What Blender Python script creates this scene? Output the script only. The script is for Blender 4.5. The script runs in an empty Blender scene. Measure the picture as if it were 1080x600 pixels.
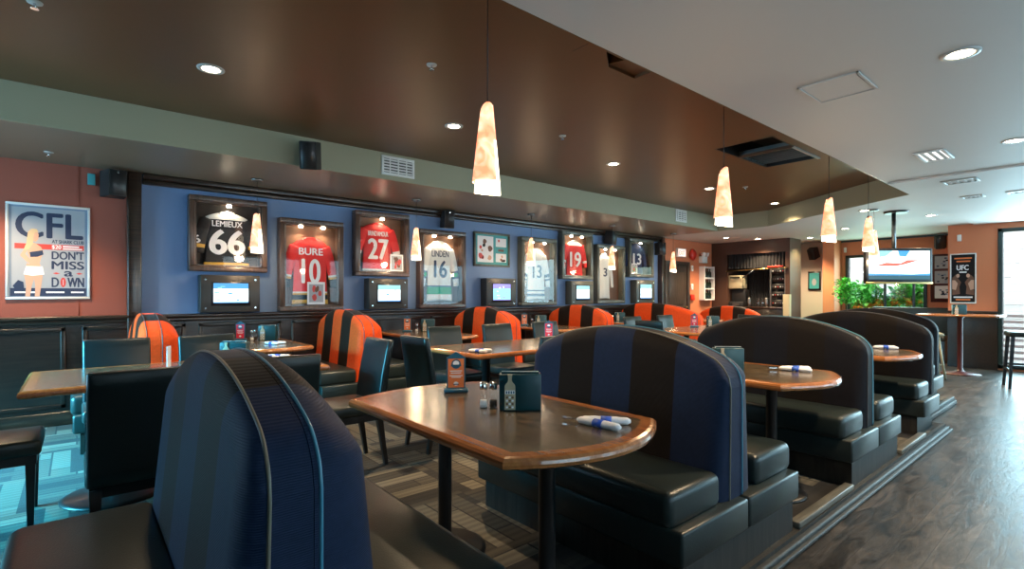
import bpy, bmesh, math, random
from mathutils import Matrix, Vector
PI = math.pi
S = bpy.context.scene
COL = S.collection
R = math.radians

# ------------------------------------------------------------ camera, world, light, exposure
cd = bpy.data.cameras.new('camera'); cam = bpy.data.objects.new('camera', cd); COL.objects.link(cam)
cam.location = (0, 0, 1.25)
cam.rotation_euler = (R(90), 0, R(49.8 - 90))
cd.sensor_width = 36.0; cd.lens = 36.0 * 543 / 1080
cd.shift_y = 10 / 1080
cd.clip_start = 0.05
S.camera = cam
S.view_settings.view_transform = 'Standard'; S.view_settings.look = 'None'
S.view_settings.gamma = 1; S.view_settings.use_curve_mapping = False
S.view_settings.exposure = 0.12
w = bpy.data.worlds.new('world'); S.world = w; w.use_nodes = True
w.node_tree.nodes['Background'].inputs[0].default_value = (0.80, 0.93, 1.0, 1)
w.node_tree.nodes['Background'].inputs[1].default_value = 4.0
TEAL = (0.22, 0.78, 1.0)
def area(name, loc, rot, sx, sy, power, color):
    l = bpy.data.lights.new(name, 'AREA'); l.shape = 'RECTANGLE'; l.size = sx; l.size_y = sy
    l.energy = power; l.color = color
    o = bpy.data.objects.new(name, l); COL.objects.link(o); o.location = loc; o.rotation_euler = rot
    return o
# daylight entering by the windows (wall behind the left side, wall along the aisle, end wall)
area('daylight_back', (-2.85, 4.85, 1.55), (0, R(-58), 0), 1.2, 2.0, 260, (0.05, 0.66, 1.0)).data.spread = R(62)
area('daylight_back', (-2.9, 4.7, 1.35), (0, R(-90), 0), 1.9, 2.4, 75, (0.14, 0.62, 1.0))
for k, xx in enumerate((1.2, 4.2, 7.2, 10.2)):
    area('daylight_side', (xx, -3.1, 1.45), (R(90), 0, 0), 2.2, 1.7, (20, 20, 24, 50)[k], (0.04, 0.52, 0.85))
area('daylight_end', (12.12, 0.1, 1.25), (0, R(90), 0), 2.3, 2.4, 210, (0.50, 0.86, 1.0))
area('daylight_far', (13.7, 3.45, 1.5), (0, R(90), 0), 1.2, 1.4, 30, (0.6, 1.0, 0.9))

# ------------------------------------------------------------ materials
def new_mat(name):
    m = bpy.data.materials.new(name); m.use_nodes = True
    return m, m.node_tree.nodes, m.node_tree.links, m.node_tree.nodes['Principled BSDF']
def mat(name, col, rough=0.5, metal=0.0, emis=None, es=0.0, bump=0.0, bscale=60.0, coat=0.0, var=0.0, spec=None):
    m, n, l, b = new_mat(name)
    b.inputs['Base Color'].default_value = (*col, 1); b.inputs['Roughness'].default_value = rough
    b.inputs['Metallic'].default_value = metal
    if coat: b.inputs['Coat Weight'].default_value = coat; b.inputs['Coat Roughness'].default_value = 0.12
    if spec is not None: b.inputs['Specular IOR Level'].default_value = spec
    if emis: b.inputs['Emission Color'].default_value = (*emis, 1); b.inputs['Emission Strength'].default_value = es
    if bump or var:
        t = n.new('ShaderNodeTexCoord'); no = n.new('ShaderNodeTexNoise'); no.inputs['Scale'].default_value = bscale
        no.inputs['Detail'].default_value = 4
        l.new(t.outputs['Object'], no.inputs['Vector'])
        if bump:
            bp = n.new('ShaderNodeBump'); bp.inputs['Strength'].default_value = bump; bp.inputs['Distance'].default_value = 0.01
            l.new(no.outputs['Fac'], bp.inputs['Height']); l.new(bp.outputs[0], b.inputs['Normal'])
        if var:
            n2 = n.new('ShaderNodeTexNoise'); n2.inputs['Scale'].default_value = bscale * 0.1; n2.inputs['Detail'].default_value = 5
            l.new(t.outputs['Object'], n2.inputs['Vector'])
            mr = n.new('ShaderNodeMapRange'); mr.inputs[3].default_value = 1 - var; mr.inputs[4].default_value = 1 + var
            l.new(n2.outputs['Fac'], mr.inputs[0])
            mx = n.new('ShaderNodeVectorMath'); mx.operation = 'SCALE'; mx.inputs[0].default_value = col
            l.new(mr.outputs[0], mx.inputs['Scale']); l.new(mx.outputs[0], b.inputs['Base Color'])
    return m
def wood(name, c1, c2, rough, scale=(1.2, 14, 14), axis='Y', bump=0.06, coat=0.3):
    m, n, l, b = new_mat(name)
    t = n.new('ShaderNodeTexCoord'); mp = n.new('ShaderNodeMapping')
    sc = {'X': (scale[0], scale[1], scale[2]), 'Y': (scale[1], scale[0], scale[2]), 'Z': (scale[1], scale[2], scale[0])}[axis]
    mp.inputs['Scale'].default_value = sc
    l.new(t.outputs['Object'], mp.inputs[0])
    no = n.new('ShaderNodeTexNoise'); no.inputs['Scale'].default_value = 3; no.inputs['Detail'].default_value = 8; no.inputs['Distortion'].default_value = 0.8
    l.new(mp.outputs[0], no.inputs['Vector'])
    cr = n.new('ShaderNodeValToRGB'); cr.color_ramp.elements[0].position = 0.35; cr.color_ramp.elements[1].position = 0.68
    cr.color_ramp.elements[0].color = (*c1, 1); cr.color_ramp.elements[1].color = (*c2, 1)
    l.new(no.outputs['Fac'], cr.inputs[0]); l.new(cr.outputs[0], b.inputs['Base Color'])
    b.inputs['Roughness'].default_value = rough; b.inputs['Coat Weight'].default_value = coat; b.inputs['Coat Roughness'].default_value = 0.18
    bp = n.new('ShaderNodeBump'); bp.inputs['Strength'].default_value = bump; bp.inputs['Distance'].default_value = 0.005
    l.new(no.outputs['Fac'], bp.inputs['Height']); l.new(bp.outputs[0], b.inputs['Normal'])
    return m
def striped(name, c1, c2, L=1.3, n_str=5, ridge=0.22, sheen=0.05, stops=(0.2, 0.4, 0.6, 0.8)):
    # upholstery woven in five broad bands across the bench, with fine horizontal ribs
    m, n, l, b = new_mat(name)
    t = n.new('ShaderNodeTexCoord'); sp = n.new('ShaderNodeSeparateXYZ'); l.new(t.outputs['Object'], sp.inputs[0])
    mr = n.new('ShaderNodeMapRange'); mr.inputs[1].default_value = -L / 2; mr.inputs[2].default_value = L / 2
    l.new(sp.outputs['Y'], mr.inputs[0])
    cr = n.new('ShaderNodeValToRGB'); cr.color_ramp.interpolation = 'CONSTANT'
    e = cr.color_ramp.elements
    e[0].position = 0; e[0].color = (*c1, 1); e[1].position = stops[0]; e[1].color = (*c2, 1)
    for k, cc in ((stops[1], c1), (stops[2], c2), (stops[3], c1)):
        x = e.new(k); x.color = (*cc, 1)
    l.new(mr.outputs[0], cr.inputs[0])
    no = n.new('ShaderNodeTexNoise'); no.inputs['Scale'].default_value = 45; no.inputs['Detail'].default_value = 5
    l.new(t.outputs['Object'], no.inputs['Vector'])
    m2 = n.new('ShaderNodeMapRange'); m2.inputs[3].default_value = 0.72; m2.inputs[4].default_value = 1.28; l.new(no.outputs['Fac'], m2.inputs[0])
    vm = n.new('ShaderNodeVectorMath'); vm.operation = 'SCALE'; l.new(cr.outputs[0], vm.inputs[0]); l.new(m2.outputs[0], vm.inputs['Scale'])
    l.new(vm.outputs[0], b.inputs['Base Color'])
    b.inputs['Roughness'].default_value = 0.62
    b.inputs['Sheen Weight'].default_value = sheen; b.inputs['Sheen Roughness'].default_value = 0.35; b.inputs['Specular IOR Level'].default_value = 0.12
    wv = n.new('ShaderNodeTexWave'); wv.bands_direction = 'Z'; wv.inputs['Scale'].default_value = 60; wv.inputs['Distortion'].default_value = 0.6; wv.inputs['Detail'].default_value = 1
    l.new(t.outputs['Object'], wv.inputs['Vector'])
    bp = n.new('ShaderNodeBump'); bp.inputs['Strength'].default_value = ridge; bp.inputs['Distance'].default_value = 0.0018
    l.new(wv.outputs['Fac'], bp.inputs['Height']); l.new(bp.outputs[0], b.inputs['Normal'])
    return m
def glass_mat(name, tint=(1, 1, 1), gl=0.09):
    m = bpy.data.materials.new(name); m.use_nodes = True; n = m.node_tree.nodes; l = m.node_tree.links
    n.clear(); o = n.new('ShaderNodeOutputMaterial'); mx = n.new('ShaderNodeMixShader')
    tr = n.new('ShaderNodeBsdfTransparent'); tr.inputs[0].default_value = (*tint, 1)
    g = n.new('ShaderNodeBsdfGlossy'); g.inputs['Roughness'].default_value = 0.02
    mx.inputs[0].default_value = gl
    l.new(tr.outputs[0], mx.inputs[1]); l.new(g.outputs[0], mx.inputs[2]); l.new(mx.outputs[0], o.inputs[0])
    return m
def emit(name, col, s): return mat(name, (0.02, 0.02, 0.02), 0.4, emis=col, es=s)

def carpet_mat():
    m, n, l, b = new_mat('patterned_carpet')
    t = n.new('ShaderNodeTexCoord'); mp = n.new('ShaderNodeMapping'); l.new(t.outputs['Object'], mp.inputs[0])
    ch = n.new('ShaderNodeTexChecker'); ch.inputs['Scale'].default_value = 1.0
    mpc = n.new('ShaderNodeMapping'); mpc.inputs['Scale'].default_value = (1.45, 1.45, 0.01); mpc.inputs['Location'].default_value = (0.31, 0.12, 0.003)
    l.new(t.outputs['Object'], mpc.inputs[0]); l.new(mpc.outputs[0], ch.inputs['Vector'])
    outs = []
    for rot in (0, 90):
        mm = n.new('ShaderNodeMapping'); mm.inputs['Rotation'].default_value = (0, 0, R(rot)); mm.inputs['Location'].default_value = (0.07 * (rot > 0), 0.03, 0)
        l.new(t.outputs['Object'], mm.inputs[0])
        br = n.new('ShaderNodeTexBrick'); br.inputs['Scale'].default_value = 1; br.inputs['Brick Width'].default_value = 0.69; br.inputs['Row Height'].default_value = 0.115
        br.inputs['Mortar Size'].default_value = 0.006; br.inputs['Color1'].default_value = (0, 0, 0, 1); br.inputs['Color2'].default_value = (1, 1, 1, 1); br.inputs['Mortar'].default_value = (0, 0, 0, 1)
        br.inputs['Bias'].default_value = 0.0
        l.new(mm.outputs[0], br.inputs['Vector'])
        outs.append(br)
    mx = n.new('ShaderNodeMix'); mx.data_type = 'RGBA'
    l.new(ch.outputs['Fac'], mx.inputs['Factor']); l.new(outs[0].outputs['Color'], mx.inputs['A']); l.new(outs[1].outputs['Color'], mx.inputs['B'])
    cr = n.new('ShaderNodeValToRGB'); cr.color_ramp.interpolation = 'CONSTANT'; e = cr.color_ramp.elements
    e[0].position = 0; e[0].color = (0.012, 0.011, 0.011, 1); e[1].position = 0.25; e[1].color = (0.062, 0.052, 0.038, 1)
    for p, c in ((0.42, (0.030, 0.026, 0.021)), (0.58, (0.10, 0.088, 0.066)), (0.72, (0.045, 0.039, 0.03)), (0.86, (0.08, 0.072, 0.055))):
        x = e.new(p); x.color = (*c, 1)
    l.new(mx.outputs['Result'], cr.inputs[0])
    # fine ribs inside the bands
    wv = n.new('ShaderNodeTexWave'); wv.bands_direction = 'DIAGONAL'; wv.inputs['Scale'].default_value = 6; wv.inputs['Distortion'].default_value = 0
    wv.bands_direction = 'Y'; l.new(t.outputs['Object'], wv.inputs['Vector'])
    no = n.new('ShaderNodeTexNoise'); no.inputs['Scale'].default_value = 220; l.new(t.outputs['Object'], no.inputs['Vector'])
    ad = n.new('ShaderNodeMath'); ad.operation = 'MULTIPLY_ADD'; ad.inputs[1].default_value = 0.45; ad.inputs[2].default_value = 0.55
    l.new(wv.outputs['Fac'], ad.inputs[0])
    a2 = n.new('ShaderNodeMath'); a2.operation = 'MULTIPLY_ADD'; a2.inputs[1].default_value = 0.7
    l.new(no.outputs['Fac'], a2.inputs[0]); l.new(ad.outputs[0], a2.inputs[2])
    vm = n.new('ShaderNodeVectorMath'); vm.operation = 'SCALE'; l.new(cr.outputs[0], vm.inputs[0]); l.new(a2.outputs[0], vm.inputs['Scale'])
    l.new(vm.outputs[0], b.inputs['Base Color']); b.inputs['Roughness'].default_value = 0.95
    bp = n.new('ShaderNodeBump'); bp.inputs['Strength'].default_value = 0.4; bp.inputs['Distance'].default_value = 0.004
    l.new(no.outputs['Fac'], bp.inputs['Height']); l.new(bp.outputs[0], b.inputs['Normal'])
    return m
def plank_mat():
    m, n, l, b = new_mat('dark_plank_floor')
    t = n.new('ShaderNodeTexCoord')
    br = n.new('ShaderNodeTexBrick'); br.inputs['Scale'].default_value = 1; br.inputs['Brick Width'].default_value = 1.25; br.inputs['Row Height'].default_value = 0.125
    br.inputs['Mortar Size'].default_value = 0.002; br.inputs['Color1'].default_value = (0.42, 0.42, 0.42, 1); br.inputs['Color2'].default_value = (1, 1, 1, 1); br.inputs['Mortar'].default_value = (0.25, 0.25, 0.25, 1)
    l.new(t.outputs['Object'], br.inputs['Vector'])
    mp = n.new('ShaderNodeMapping'); mp.inputs['Scale'].default_value = (1.0, 4.5, 1); l.new(t.outputs['Object'], mp.inputs[0])
    no = n.new('ShaderNodeTexNoise'); no.inputs['Scale'].default_value = 3; no.inputs['Detail'].default_value = 9; no.inputs['Roughness'].default_value = 0.7; no.inputs['Distortion'].default_value = 1.2
    l.new(mp.outputs[0], no.inputs['Vector'])
    cr = n.new('ShaderNodeValToRGB'); e = cr.color_ramp.elements; e[0].position = 0.36; e[0].color = (0.008, 0.006, 0.005, 1); e[1].position = 0.64; e[1].color = (0.12, 0.10, 0.085, 1); b.inputs['Specular IOR Level'].default_value = 0.38
    l.new(no.outputs['Fac'], cr.inputs[0])
    mx = n.new('ShaderNodeMix'); mx.data_type = 'RGBA'; mx.blend_type = 'MULTIPLY'; mx.inputs['Factor'].default_value = 1
    l.new(cr.outputs[0], mx.inputs['A']); l.new(br.outputs['Color'], mx.inputs['B']); l.new(mx.outputs['Result'], b.inputs['Base Color'])
    mr = n.new('ShaderNodeMapRange'); mr.inputs[3].default_value = 0.20; mr.inputs[4].default_value = 0.50; l.new(no.outputs['Fac'], mr.inputs[0]); l.new(mr.outputs[0], b.inputs['Roughness'])
    bp = n.new('ShaderNodeBump'); bp.inputs['Strength'].default_value = 0.5; bp.inputs['Distance'].default_value = 0.004
    l.new(no.outputs['Fac'], bp.inputs['Height']); l.new(bp.outputs[0], b.inputs['Normal'])
    return m

M = dict(
    carpet=carpet_mat(), planks=plank_mat(),
    ceil_grey=mat('grey_ceiling_paint', (0.62, 0.585, 0.55), 0.6, bump=0.03, bscale=30),
    ceil_brown=mat('brown_ceiling_paint', (0.125, 0.060, 0.022), 0.38, bump=0.03, bscale=20),
    fascia=mat('sage_grey_fascia_paint', (0.34, 0.33, 0.225), 0.6),
    soffit=mat('taupe_soffit_paint', (0.22, 0.18, 0.125), 0.38),
    blue=mat('blue_wall_paint', (0.155, 0.255, 0.46), 0.6, bump=0.03, bscale=40),
    red=mat('terracotta_wall_paint', (0.31, 0.075, 0.045), 0.6, bump=0.03, bscale=40),
    orange=mat('orange_wall_paint', (0.62, 0.20, 0.09), 0.6, bump=0.03, bscale=40),
    cream=mat('cream_wall_paint', (0.55, 0.45, 0.38), 0.6),
    brownwall=mat('brown_panel_paint', (0.07, 0.03, 0.018), 0.45, var=0.2, bscale=30),
    darkwall=mat('dark_wall_paint', (0.08, 0.075, 0.07), 0.7),
    wains=wood('dark_wainscot_wood', (0.008, 0.006, 0.005), (0.022, 0.014, 0.010), 0.32, axis='X'),
    darkwood=wood('dark_trim_wood', (0.014, 0.008, 0.005), (0.045, 0.022, 0.013), 0.28, axis='X'),
    framewood=wood('walnut_frame_wood', (0.05, 0.026, 0.017), (0.12, 0.066, 0.042), 0.35, axis='Z'),
    greyframe=wood('grey_green_frame_wood', (0.07, 0.075, 0.06), (0.13, 0.135, 0.105), 0.4, axis='Z'),
    basewood=wood('grey_stained_booth_wood', (0.008, 0.0065, 0.005), (0.028, 0.024, 0.019), 0.55, axis='Z', coat=0.0),
    greywood=wood('worn_grey_sill_wood', (0.08, 0.075, 0.06), (0.17, 0.16, 0.13), 0.4, axis='X', coat=0.0),
    top=wood('dark_brown_table_laminate', (0.042, 0.029, 0.016), (0.165, 0.118, 0.066), 0.24, scale=(3, 9, 9), bump=0.03, coat=0.6),
    edge=wood('orange_brown_table_edge', (0.30, 0.10, 0.028), (0.46, 0.17, 0.05), 0.20, coat=0.7),
    leather=mat('black_green_leather', (0.014, 0.021, 0.020), 0.33, spec=0.42, bump=0.10, bscale=160, var=0.15),
    leather_teal=mat('dark_teal_leather', (0.006, 0.013, 0.015), 0.30, spec=0.4, bump=0.10, bscale=160),
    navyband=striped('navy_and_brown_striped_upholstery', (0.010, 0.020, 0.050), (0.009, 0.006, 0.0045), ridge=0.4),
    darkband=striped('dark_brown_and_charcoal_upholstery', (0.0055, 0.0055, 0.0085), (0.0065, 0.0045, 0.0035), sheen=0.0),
    orangeband=striped('orange_and_brown_striped_upholstery', (0.72, 0.072, 0.012), (0.016, 0.009, 0.006), ridge=0.15),
    orangelong=striped('orange_and_brown_upholstery_with_wide_end', (0.72, 0.072, 0.012), (0.016, 0.009, 0.006), L=1.75, ridge=0.15, stops=(0.046, 0.206, 0.429, 0.583)),
    orangeplain=mat('red_orange_upholstery', (0.55, 0.045, 0.010), 0.7, spec=0.15, bump=0.1),
    piping=mat('dull_cream_piping_cord', (0.16, 0.14, 0.10), 0.35),
    pipingblue=mat('blue_piping_cord', (0.05, 0.22, 0.32), 0.3),
    pipedark=mat('dark_piping_cord', (0.05, 0.05, 0.055), 0.3),
    black=mat('black_paint', (0.010, 0.010, 0.011), 0.35),
    blackmat=mat('matt_black_plastic', (0.014, 0.014, 0.015), 0.6),
    chrome=mat('chrome', (0.75, 0.75, 0.75), 0.12, 1.0),
    steel=mat('grey_steel', (0.25, 0.25, 0.24), 0.35, 1.0),
    white=mat('white_paint', (0.78, 0.78, 0.76), 0.45),
    offwhite=mat('off_white_cloth', (0.72, 0.70, 0.66), 0.8, bump=0.3, bscale=60),
    greymetal=mat('pale_grey_enamel', (0.5, 0.5, 0.48), 0.4),
    glass=glass_mat('clear_glass'), caseglass=glass_mat('display_case_glass', gl=0.02),
    tent_blue=mat('blue_plastic', (0.02, 0.10, 0.17), 0.3),
    tent_orange=mat('orange_print', (0.75, 0.20, 0.06), 0.45), tent_red=mat('red_print', (0.65, 0.02, 0.05), 0.45),
    menu=mat('dark_teal_menu_cover', (0.006, 0.045, 0.055), 0.35), tan=mat('tan_card', (0.42, 0.36, 0.24), 0.55, var=0.3, bscale=300),
    napkin=mat('white_paper_napkin', (0.82, 0.83, 0.86), 0.8, bump=0.3, bscale=120), bandblue=mat('blue_paper_band', (0.015, 0.10, 0.55), 0.5),
    salt=mat('salt', (0.8, 0.8, 0.78), 0.9), pepper=mat('pepper', (0.05, 0.035, 0.025), 0.9),
    navyink=mat('navy_ink', (0.02, 0.035, 0.085), 0.5), redink=mat('red_ink', (0.62, 0.06, 0.05), 0.5), paleink=mat('pale_grey_blue_paper', (0.36, 0.38, 0.42), 0.5),
    midink=mat('grey_blue_ink', (0.20, 0.26, 0.36), 0.5), skin=mat('skin_tone_ink', (0.62, 0.36, 0.25), 0.6), hair=mat('blond_ink', (0.62, 0.45, 0.26), 0.6), whiteink=mat('white_ink', (0.82, 0.82, 0.84), 0.5),
    blackink=mat('black_ink', (0.012, 0.011, 0.012), 0.6, spec=0.2), orangeink=mat('orange_ink', (0.80, 0.20, 0.05), 0.5), brownink=mat('brown_ink', (0.16, 0.07, 0.04), 0.5), greenink=mat('green_ink', (0.04, 0.42, 0.12), 0.5), tealink=mat('teal_ink', (0.05, 0.32, 0.34), 0.5),
    j_black=mat('black_knit', (0.012, 0.012, 0.015), 0.75, bump=0.4, bscale=30), j_red=mat('red_knit', (0.72, 0.02, 0.018), 0.7, bump=0.4, bscale=30), j_white=mat('white_knit', (0.70, 0.70, 0.66), 0.75, bump=0.4, bscale=30),
    j_gold=mat('gold_knit', (0.62, 0.36, 0.05), 0.75), j_green=mat('green_knit', (0.01, 0.30, 0.06), 0.75), j_navy=mat('navy_knit', (0.012, 0.03, 0.10), 0.75, bump=0.4, bscale=30),
    case_back=mat('brown_case_lining', (0.16, 0.075, 0.04), 0.7), case_dark=mat('dark_case_lining', (0.03, 0.022, 0.018), 0.7),
    tvcase=mat('dark_television_cabinet', (0.035, 0.032, 0.028), 0.4), tvcaseg=mat('olive_television_cabinet', (0.085, 0.09, 0.07), 0.4),
    scr_white=emit('screen_white', (0.85, 0.97, 1.0), 2.0), scr_blue=emit('screen_blue', (0.06, 0.35, 0.85), 1.3), scr_teal=emit('screen_pale_teal', (0.35, 0.85, 0.95), 1.2), scr_red=emit('screen_red', (0.9, 0.15, 0.08), 1.2), scr_dark=emit('screen_dark', (0.02, 0.12, 0.16), 0.8), scr_violet=emit('screen_violet', (0.35, 0.3, 0.95), 1.2),
    bulb=emit('lit_bulb', (1.0, 0.86, 0.62), 30), diffuser=emit('emissive_diffuser', (1.0, 0.98, 0.92), 1.6),
    leaf=mat('green_leaf', (0.16, 0.62, 0.10), 0.4, var=0.5, bscale=20), leaf2=mat('dark_green_leaf', (0.06, 0.36, 0.05), 0.4, var=0.5, bscale=20),
    bark=mat('brown_bark', (0.10, 0.06, 0.035), 0.8), terracotta=mat('terracotta_pot', (0.35, 0.12, 0.06), 0.7),
    siding=mat('white_siding', (0.85, 0.85, 0.85), 0.7), pave=mat('pale_paving', (0.55, 0.55, 0.53), 0.8), brick=mat('pink_brick', (0.62, 0.42, 0.36), 0.8),
    winframe=mat('dark_green_window_frame', (0.012, 0.030, 0.030), 0.35), curtain=mat('black_curtain', (0.008, 0.008, 0.010), 0.75),
    beige=mat('beige_enamel', (0.45, 0.39, 0.25), 0.4), bellred=mat('red_enamel', (0.62, 0.03, 0.015), 0.35), maroon=mat('dark_red_enamel', (0.07, 0.008, 0.007), 0.4),
    doorbrown=wood('grey_brown_door', (0.04, 0.028, 0.02), (0.09, 0.065, 0.05), 0.4, axis='Z'), cord=mat('beige_cord', (0.45, 0.35, 0.2), 0.6), brass=mat('brass', (0.6, 0.4, 0.15), 0.3, 1.0),
    bottle=mat('dark_bottle_glass', (0.01, 0.02, 0.012), 0.1),
)
def shade_mat():
    m, n, l, b = new_mat('alabaster_glass_lit')
    t = n.new('ShaderNodeTexCoord'); no = n.new('ShaderNodeTexNoise'); no.inputs['Scale'].default_value = 9; no.inputs['Detail'].default_value = 6; no.inputs['Distortion'].default_value = 1.5
    l.new(t.outputs['Object'], no.inputs['Vector'])
    cr = n.new('ShaderNodeValToRGB'); e = cr.color_ramp.elements
    e[0].position = 0.40; e[0].color = (1.0, 0.22, 0.05, 1); e[1].position = 0.62; e[1].color = (1.0, 0.66, 0.40, 1)
    l.new(no.outputs['Fac'], cr.inputs[0]); l.new(cr.outputs[0], b.inputs['Emission Color'])
    b.inputs['Base Color'].default_value = (0.75, 0.6, 0.5, 1); b.inputs['Roughness'].default_value = 0.25
    b.inputs['Emission Strength'].default_value = 1.5
    return m
M['shade'] = shade_mat()
M['shade_glow'] = mat('white_glass_lit', (0.8, 0.75, 0.7), 0.3, emis=(1.0, 0.84, 0.62), es=4.0)

# ------------------------------------------------------------ mesh helpers
class MB:
    def __init__(s): s.v = []; s.f = []; s.m = []; s.sm = []; s.mats = []; s.T = Matrix.Identity(4)
    def mi(s, m):
        m = M[m] if isinstance(m, str) else m
        if m not in s.mats: s.mats.append(m)
        return s.mats.index(m)
    def add(s, vs, fs, m, smooth=False):
        b = len(s.v); k = s.mi(m)
        s.v += [tuple(s.T @ Vector(p)) for p in vs]
        for f in fs: s.f.append(tuple(b + i for i in f)); s.m.append(k); s.sm.append(smooth)
        return s
    def box(s, a, b, m, bev=0.0, seg=2):
        x0, y0, z0 = [min(a[i], b[i]) for i in range(3)]; x1, y1, z1 = [max(a[i], b[i]) for i in range(3)]
        vs = [(x0, y0, z0), (x1, y0, z0), (x1, y1, z0), (x0, y1, z0), (x0, y0, z1), (x1, y0, z1), (x1, y1, z1), (x0, y1, z1)]
        fs = [(0, 3, 2, 1), (4, 5, 6, 7), (0, 1, 5, 4), (1, 2, 6, 5), (2, 3, 7, 6), (3, 0, 4, 7)]
        if bev <= 0: return s.add(vs, fs, m)
        bm = bmesh.new(); bv = [bm.verts.new(p) for p in vs]
        for f in fs: bm.faces.new([bv[i] for i in f])
        bmesh.ops.bevel(bm, geom=bm.edges[:], offset=bev, segments=seg, profile=0.5, affect='EDGES')
        s.bm(bm, m, True); return s
    def bm(s, bm, m, smooth=False):
        bm.verts.index_update()
        s.add([tuple(v.co) for v in bm.verts], [tuple(v.index for v in f.verts) for f in bm.faces], m, smooth); bm.free()
    def prism(s, pts, z0, z1, m, smooth=False, bev=0.0):
        # pts in the local xy-plane, extruded along z
        n = len(pts)
        ar = sum(pts[i][0] * pts[(i + 1) % n][1] - pts[(i + 1) % n][0] * pts[i][1] for i in range(n))
        if ar < 0: pts = pts[::-1]
        vs = [(x, y, z0) for x, y in pts] + [(x, y, z1) for x, y in pts]
        fs = [tuple(range(n))[::-1], tuple(range(n, 2 * n))] + [(i, (i + 1) % n, n + (i + 1) % n, n + i) for i in range(n)]
        if bev > 0:
            bm = bmesh.new(); bv = [bm.verts.new(p) for p in vs]
            for f in fs: bm.faces.new([bv[i] for i in f])
            es = [e for e in bm.edges if abs(e.verts[0].co.z - e.verts[1].co.z) < 1e-6]
            bmesh.ops.bevel(bm, geom=es, offset=bev, segments=2, profile=0.5, affect='EDGES')
            s.bm(bm, m, False); return s
        return s.add(vs, fs, m, smooth)
    def rings(s, rings, m, cap=True, smooth=True, mlist=None):
        n = len(rings[0]); b = len(s.v)
        s.v += [tuple(s.T @ Vector(p)) for r in rings for p in r]
        for j in range(len(rings) - 1):
            k = s.mi(mlist[j] if mlist else m)
            for i in range(n):
                s.f.append((b + j * n + i, b + j * n + (i + 1) % n, b + (j + 1) * n + (i + 1) % n, b + (j + 1) * n + i)); s.m.append(k); s.sm.append(smooth)
        if cap:
            s.f.append(tuple(b + i for i in range(n))[::-1]); s.m.append(s.mi(mlist[0] if mlist else m)); s.sm.append(False)
            q = b + (len(rings) - 1) * n
            s.f.append(tuple(q + i for i in range(n))); s.m.append(s.mi(mlist[-1] if mlist else m)); s.sm.append(False)
        return s
    def lathe(s, prof, m, c=(0, 0, 0), n=20, cap=True, mlist=None, smooth=True):
        return s.rings([[(c[0] + r * math.cos(2 * PI * i / n), c[1] + r * math.sin(2 * PI * i / n), c[2] + z) for i in range(n)] for r, z in prof], m, cap, smooth, mlist)
    def cyl(s, a, b, r, m, n=12, r2=None):
        a = Vector(a); b = Vector(b); d = (b - a).normalized(); up = Vector((0, 0, 1)) if abs(d.z) < 0.9 else Vector((1, 0, 0))
        u = d.cross(up).normalized(); v = d.cross(u); r2 = r if r2 is None else r2
        ring = lambda c, rr: [tuple(c + u * math.cos(2 * PI * i / n) * rr - v * math.sin(2 * PI * i / n) * rr) for i in range(n)]
        return s.rings([ring(a, r), ring(b, r2)], m)
    def tube(s, pts, r, m, n=6):
        P_ = [Vector(p) for p in pts]; rg = []
        for i, p in enumerate(P_):
            d = (P_[min(i + 1, len(P_) - 1)] - P_[max(i - 1, 0)]).normalized()
            ref = Vector((1, 0, 0)) if abs(d.x) < 0.9 else Vector((0, 1, 0))
            u = d.cross(ref).normalized(); v = d.cross(u)
            rg.append([tuple(p + u * math.cos(2 * PI * k / n) * r - v * math.sin(2 * PI * k / n) * r) for k in range(n)])
        return s.rings(rg, m)
    def quad(s, x0, y0, x1, y1, z, m): return s.add([(x0, y0, z), (x1, y0, z), (x1, y1, z), (x0, y1, z)], [(0, 1, 2, 3)], m)
    def poly(s, pts, z, m):
        n = len(pts); ar = sum(pts[i][0] * pts[(i + 1) % n][1] - pts[(i + 1) % n][0] * pts[i][1] for i in range(n))
        if ar < 0: pts = pts[::-1]
        return s.add([(x, y, z) for x, y in pts], [tuple(range(n))], m)
    def text(s, body, x0, y0, x1, y1, z, m, bold=0.03, ext=0.002):
        cu = bpy.data.curves.new('t', 'FONT'); cu.body = body; cu.resolution_u = 5
        o = bpy.data.objects.new('t', cu); COL.objects.link(o)
        dg = bpy.context.evaluated_depsgraph_get(); me = bpy.data.meshes.new_from_object(o.evaluated_get(dg))
        bpy.data.objects.remove(o); bpy.data.curves.remove(cu)
        if not me.vertices: return s
        xs = [v.co.x for v in me.vertices]; ys = [v.co.y for v in me.vertices]
        ax, bx, ay, by = min(xs), max(xs), min(ys), max(ys)
        f = lambda c: (x0 + (c.x - ax) / (bx - ax) * (x1 - x0), y0 + (c.y - ay) / (by - ay) * (y1 - y0), z)
        sh = bold * (x1 - x0) / max(len(body), 1) * 1.6
        for k, (dx, dy) in enumerate(((0, 0), (sh, 0), (-sh, 0), (0, sh * 0.6), (0, -sh * 0.6))):
            s.add([(q[0] + dx, q[1] + dy, q[2] + k * 0.00004) for q in (f(v.co) for v in me.vertices)], [tuple(p.vertices) for p in me.polygons], m)
        bpy.data.meshes.remove(me); return s
    def build(s, name, parent=None, loc=None, rot=None):
        me = bpy.data.meshes.new(name); me.from_pydata(s.v, [], s.f)
        for m in s.mats: me.materials.append(m)
        me.polygons.foreach_set('material_index', s.m); me.polygons.foreach_set('use_smooth', s.sm)
        me.update(); me.validate()
        o = bpy.data.objects.new(name, me); COL.objects.link(o)
        if parent: o.parent = parent
        if loc is not None: o.location = loc
        if rot is not None: o.rotation_euler = rot
        return o
def tag(o, label=None, cat=None, group=None, kind=None):
    if label: o['label'] = label
    if cat: o['category'] = cat
    if group: o['group'] = group
    if kind: o['kind'] = kind
    return o
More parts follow.
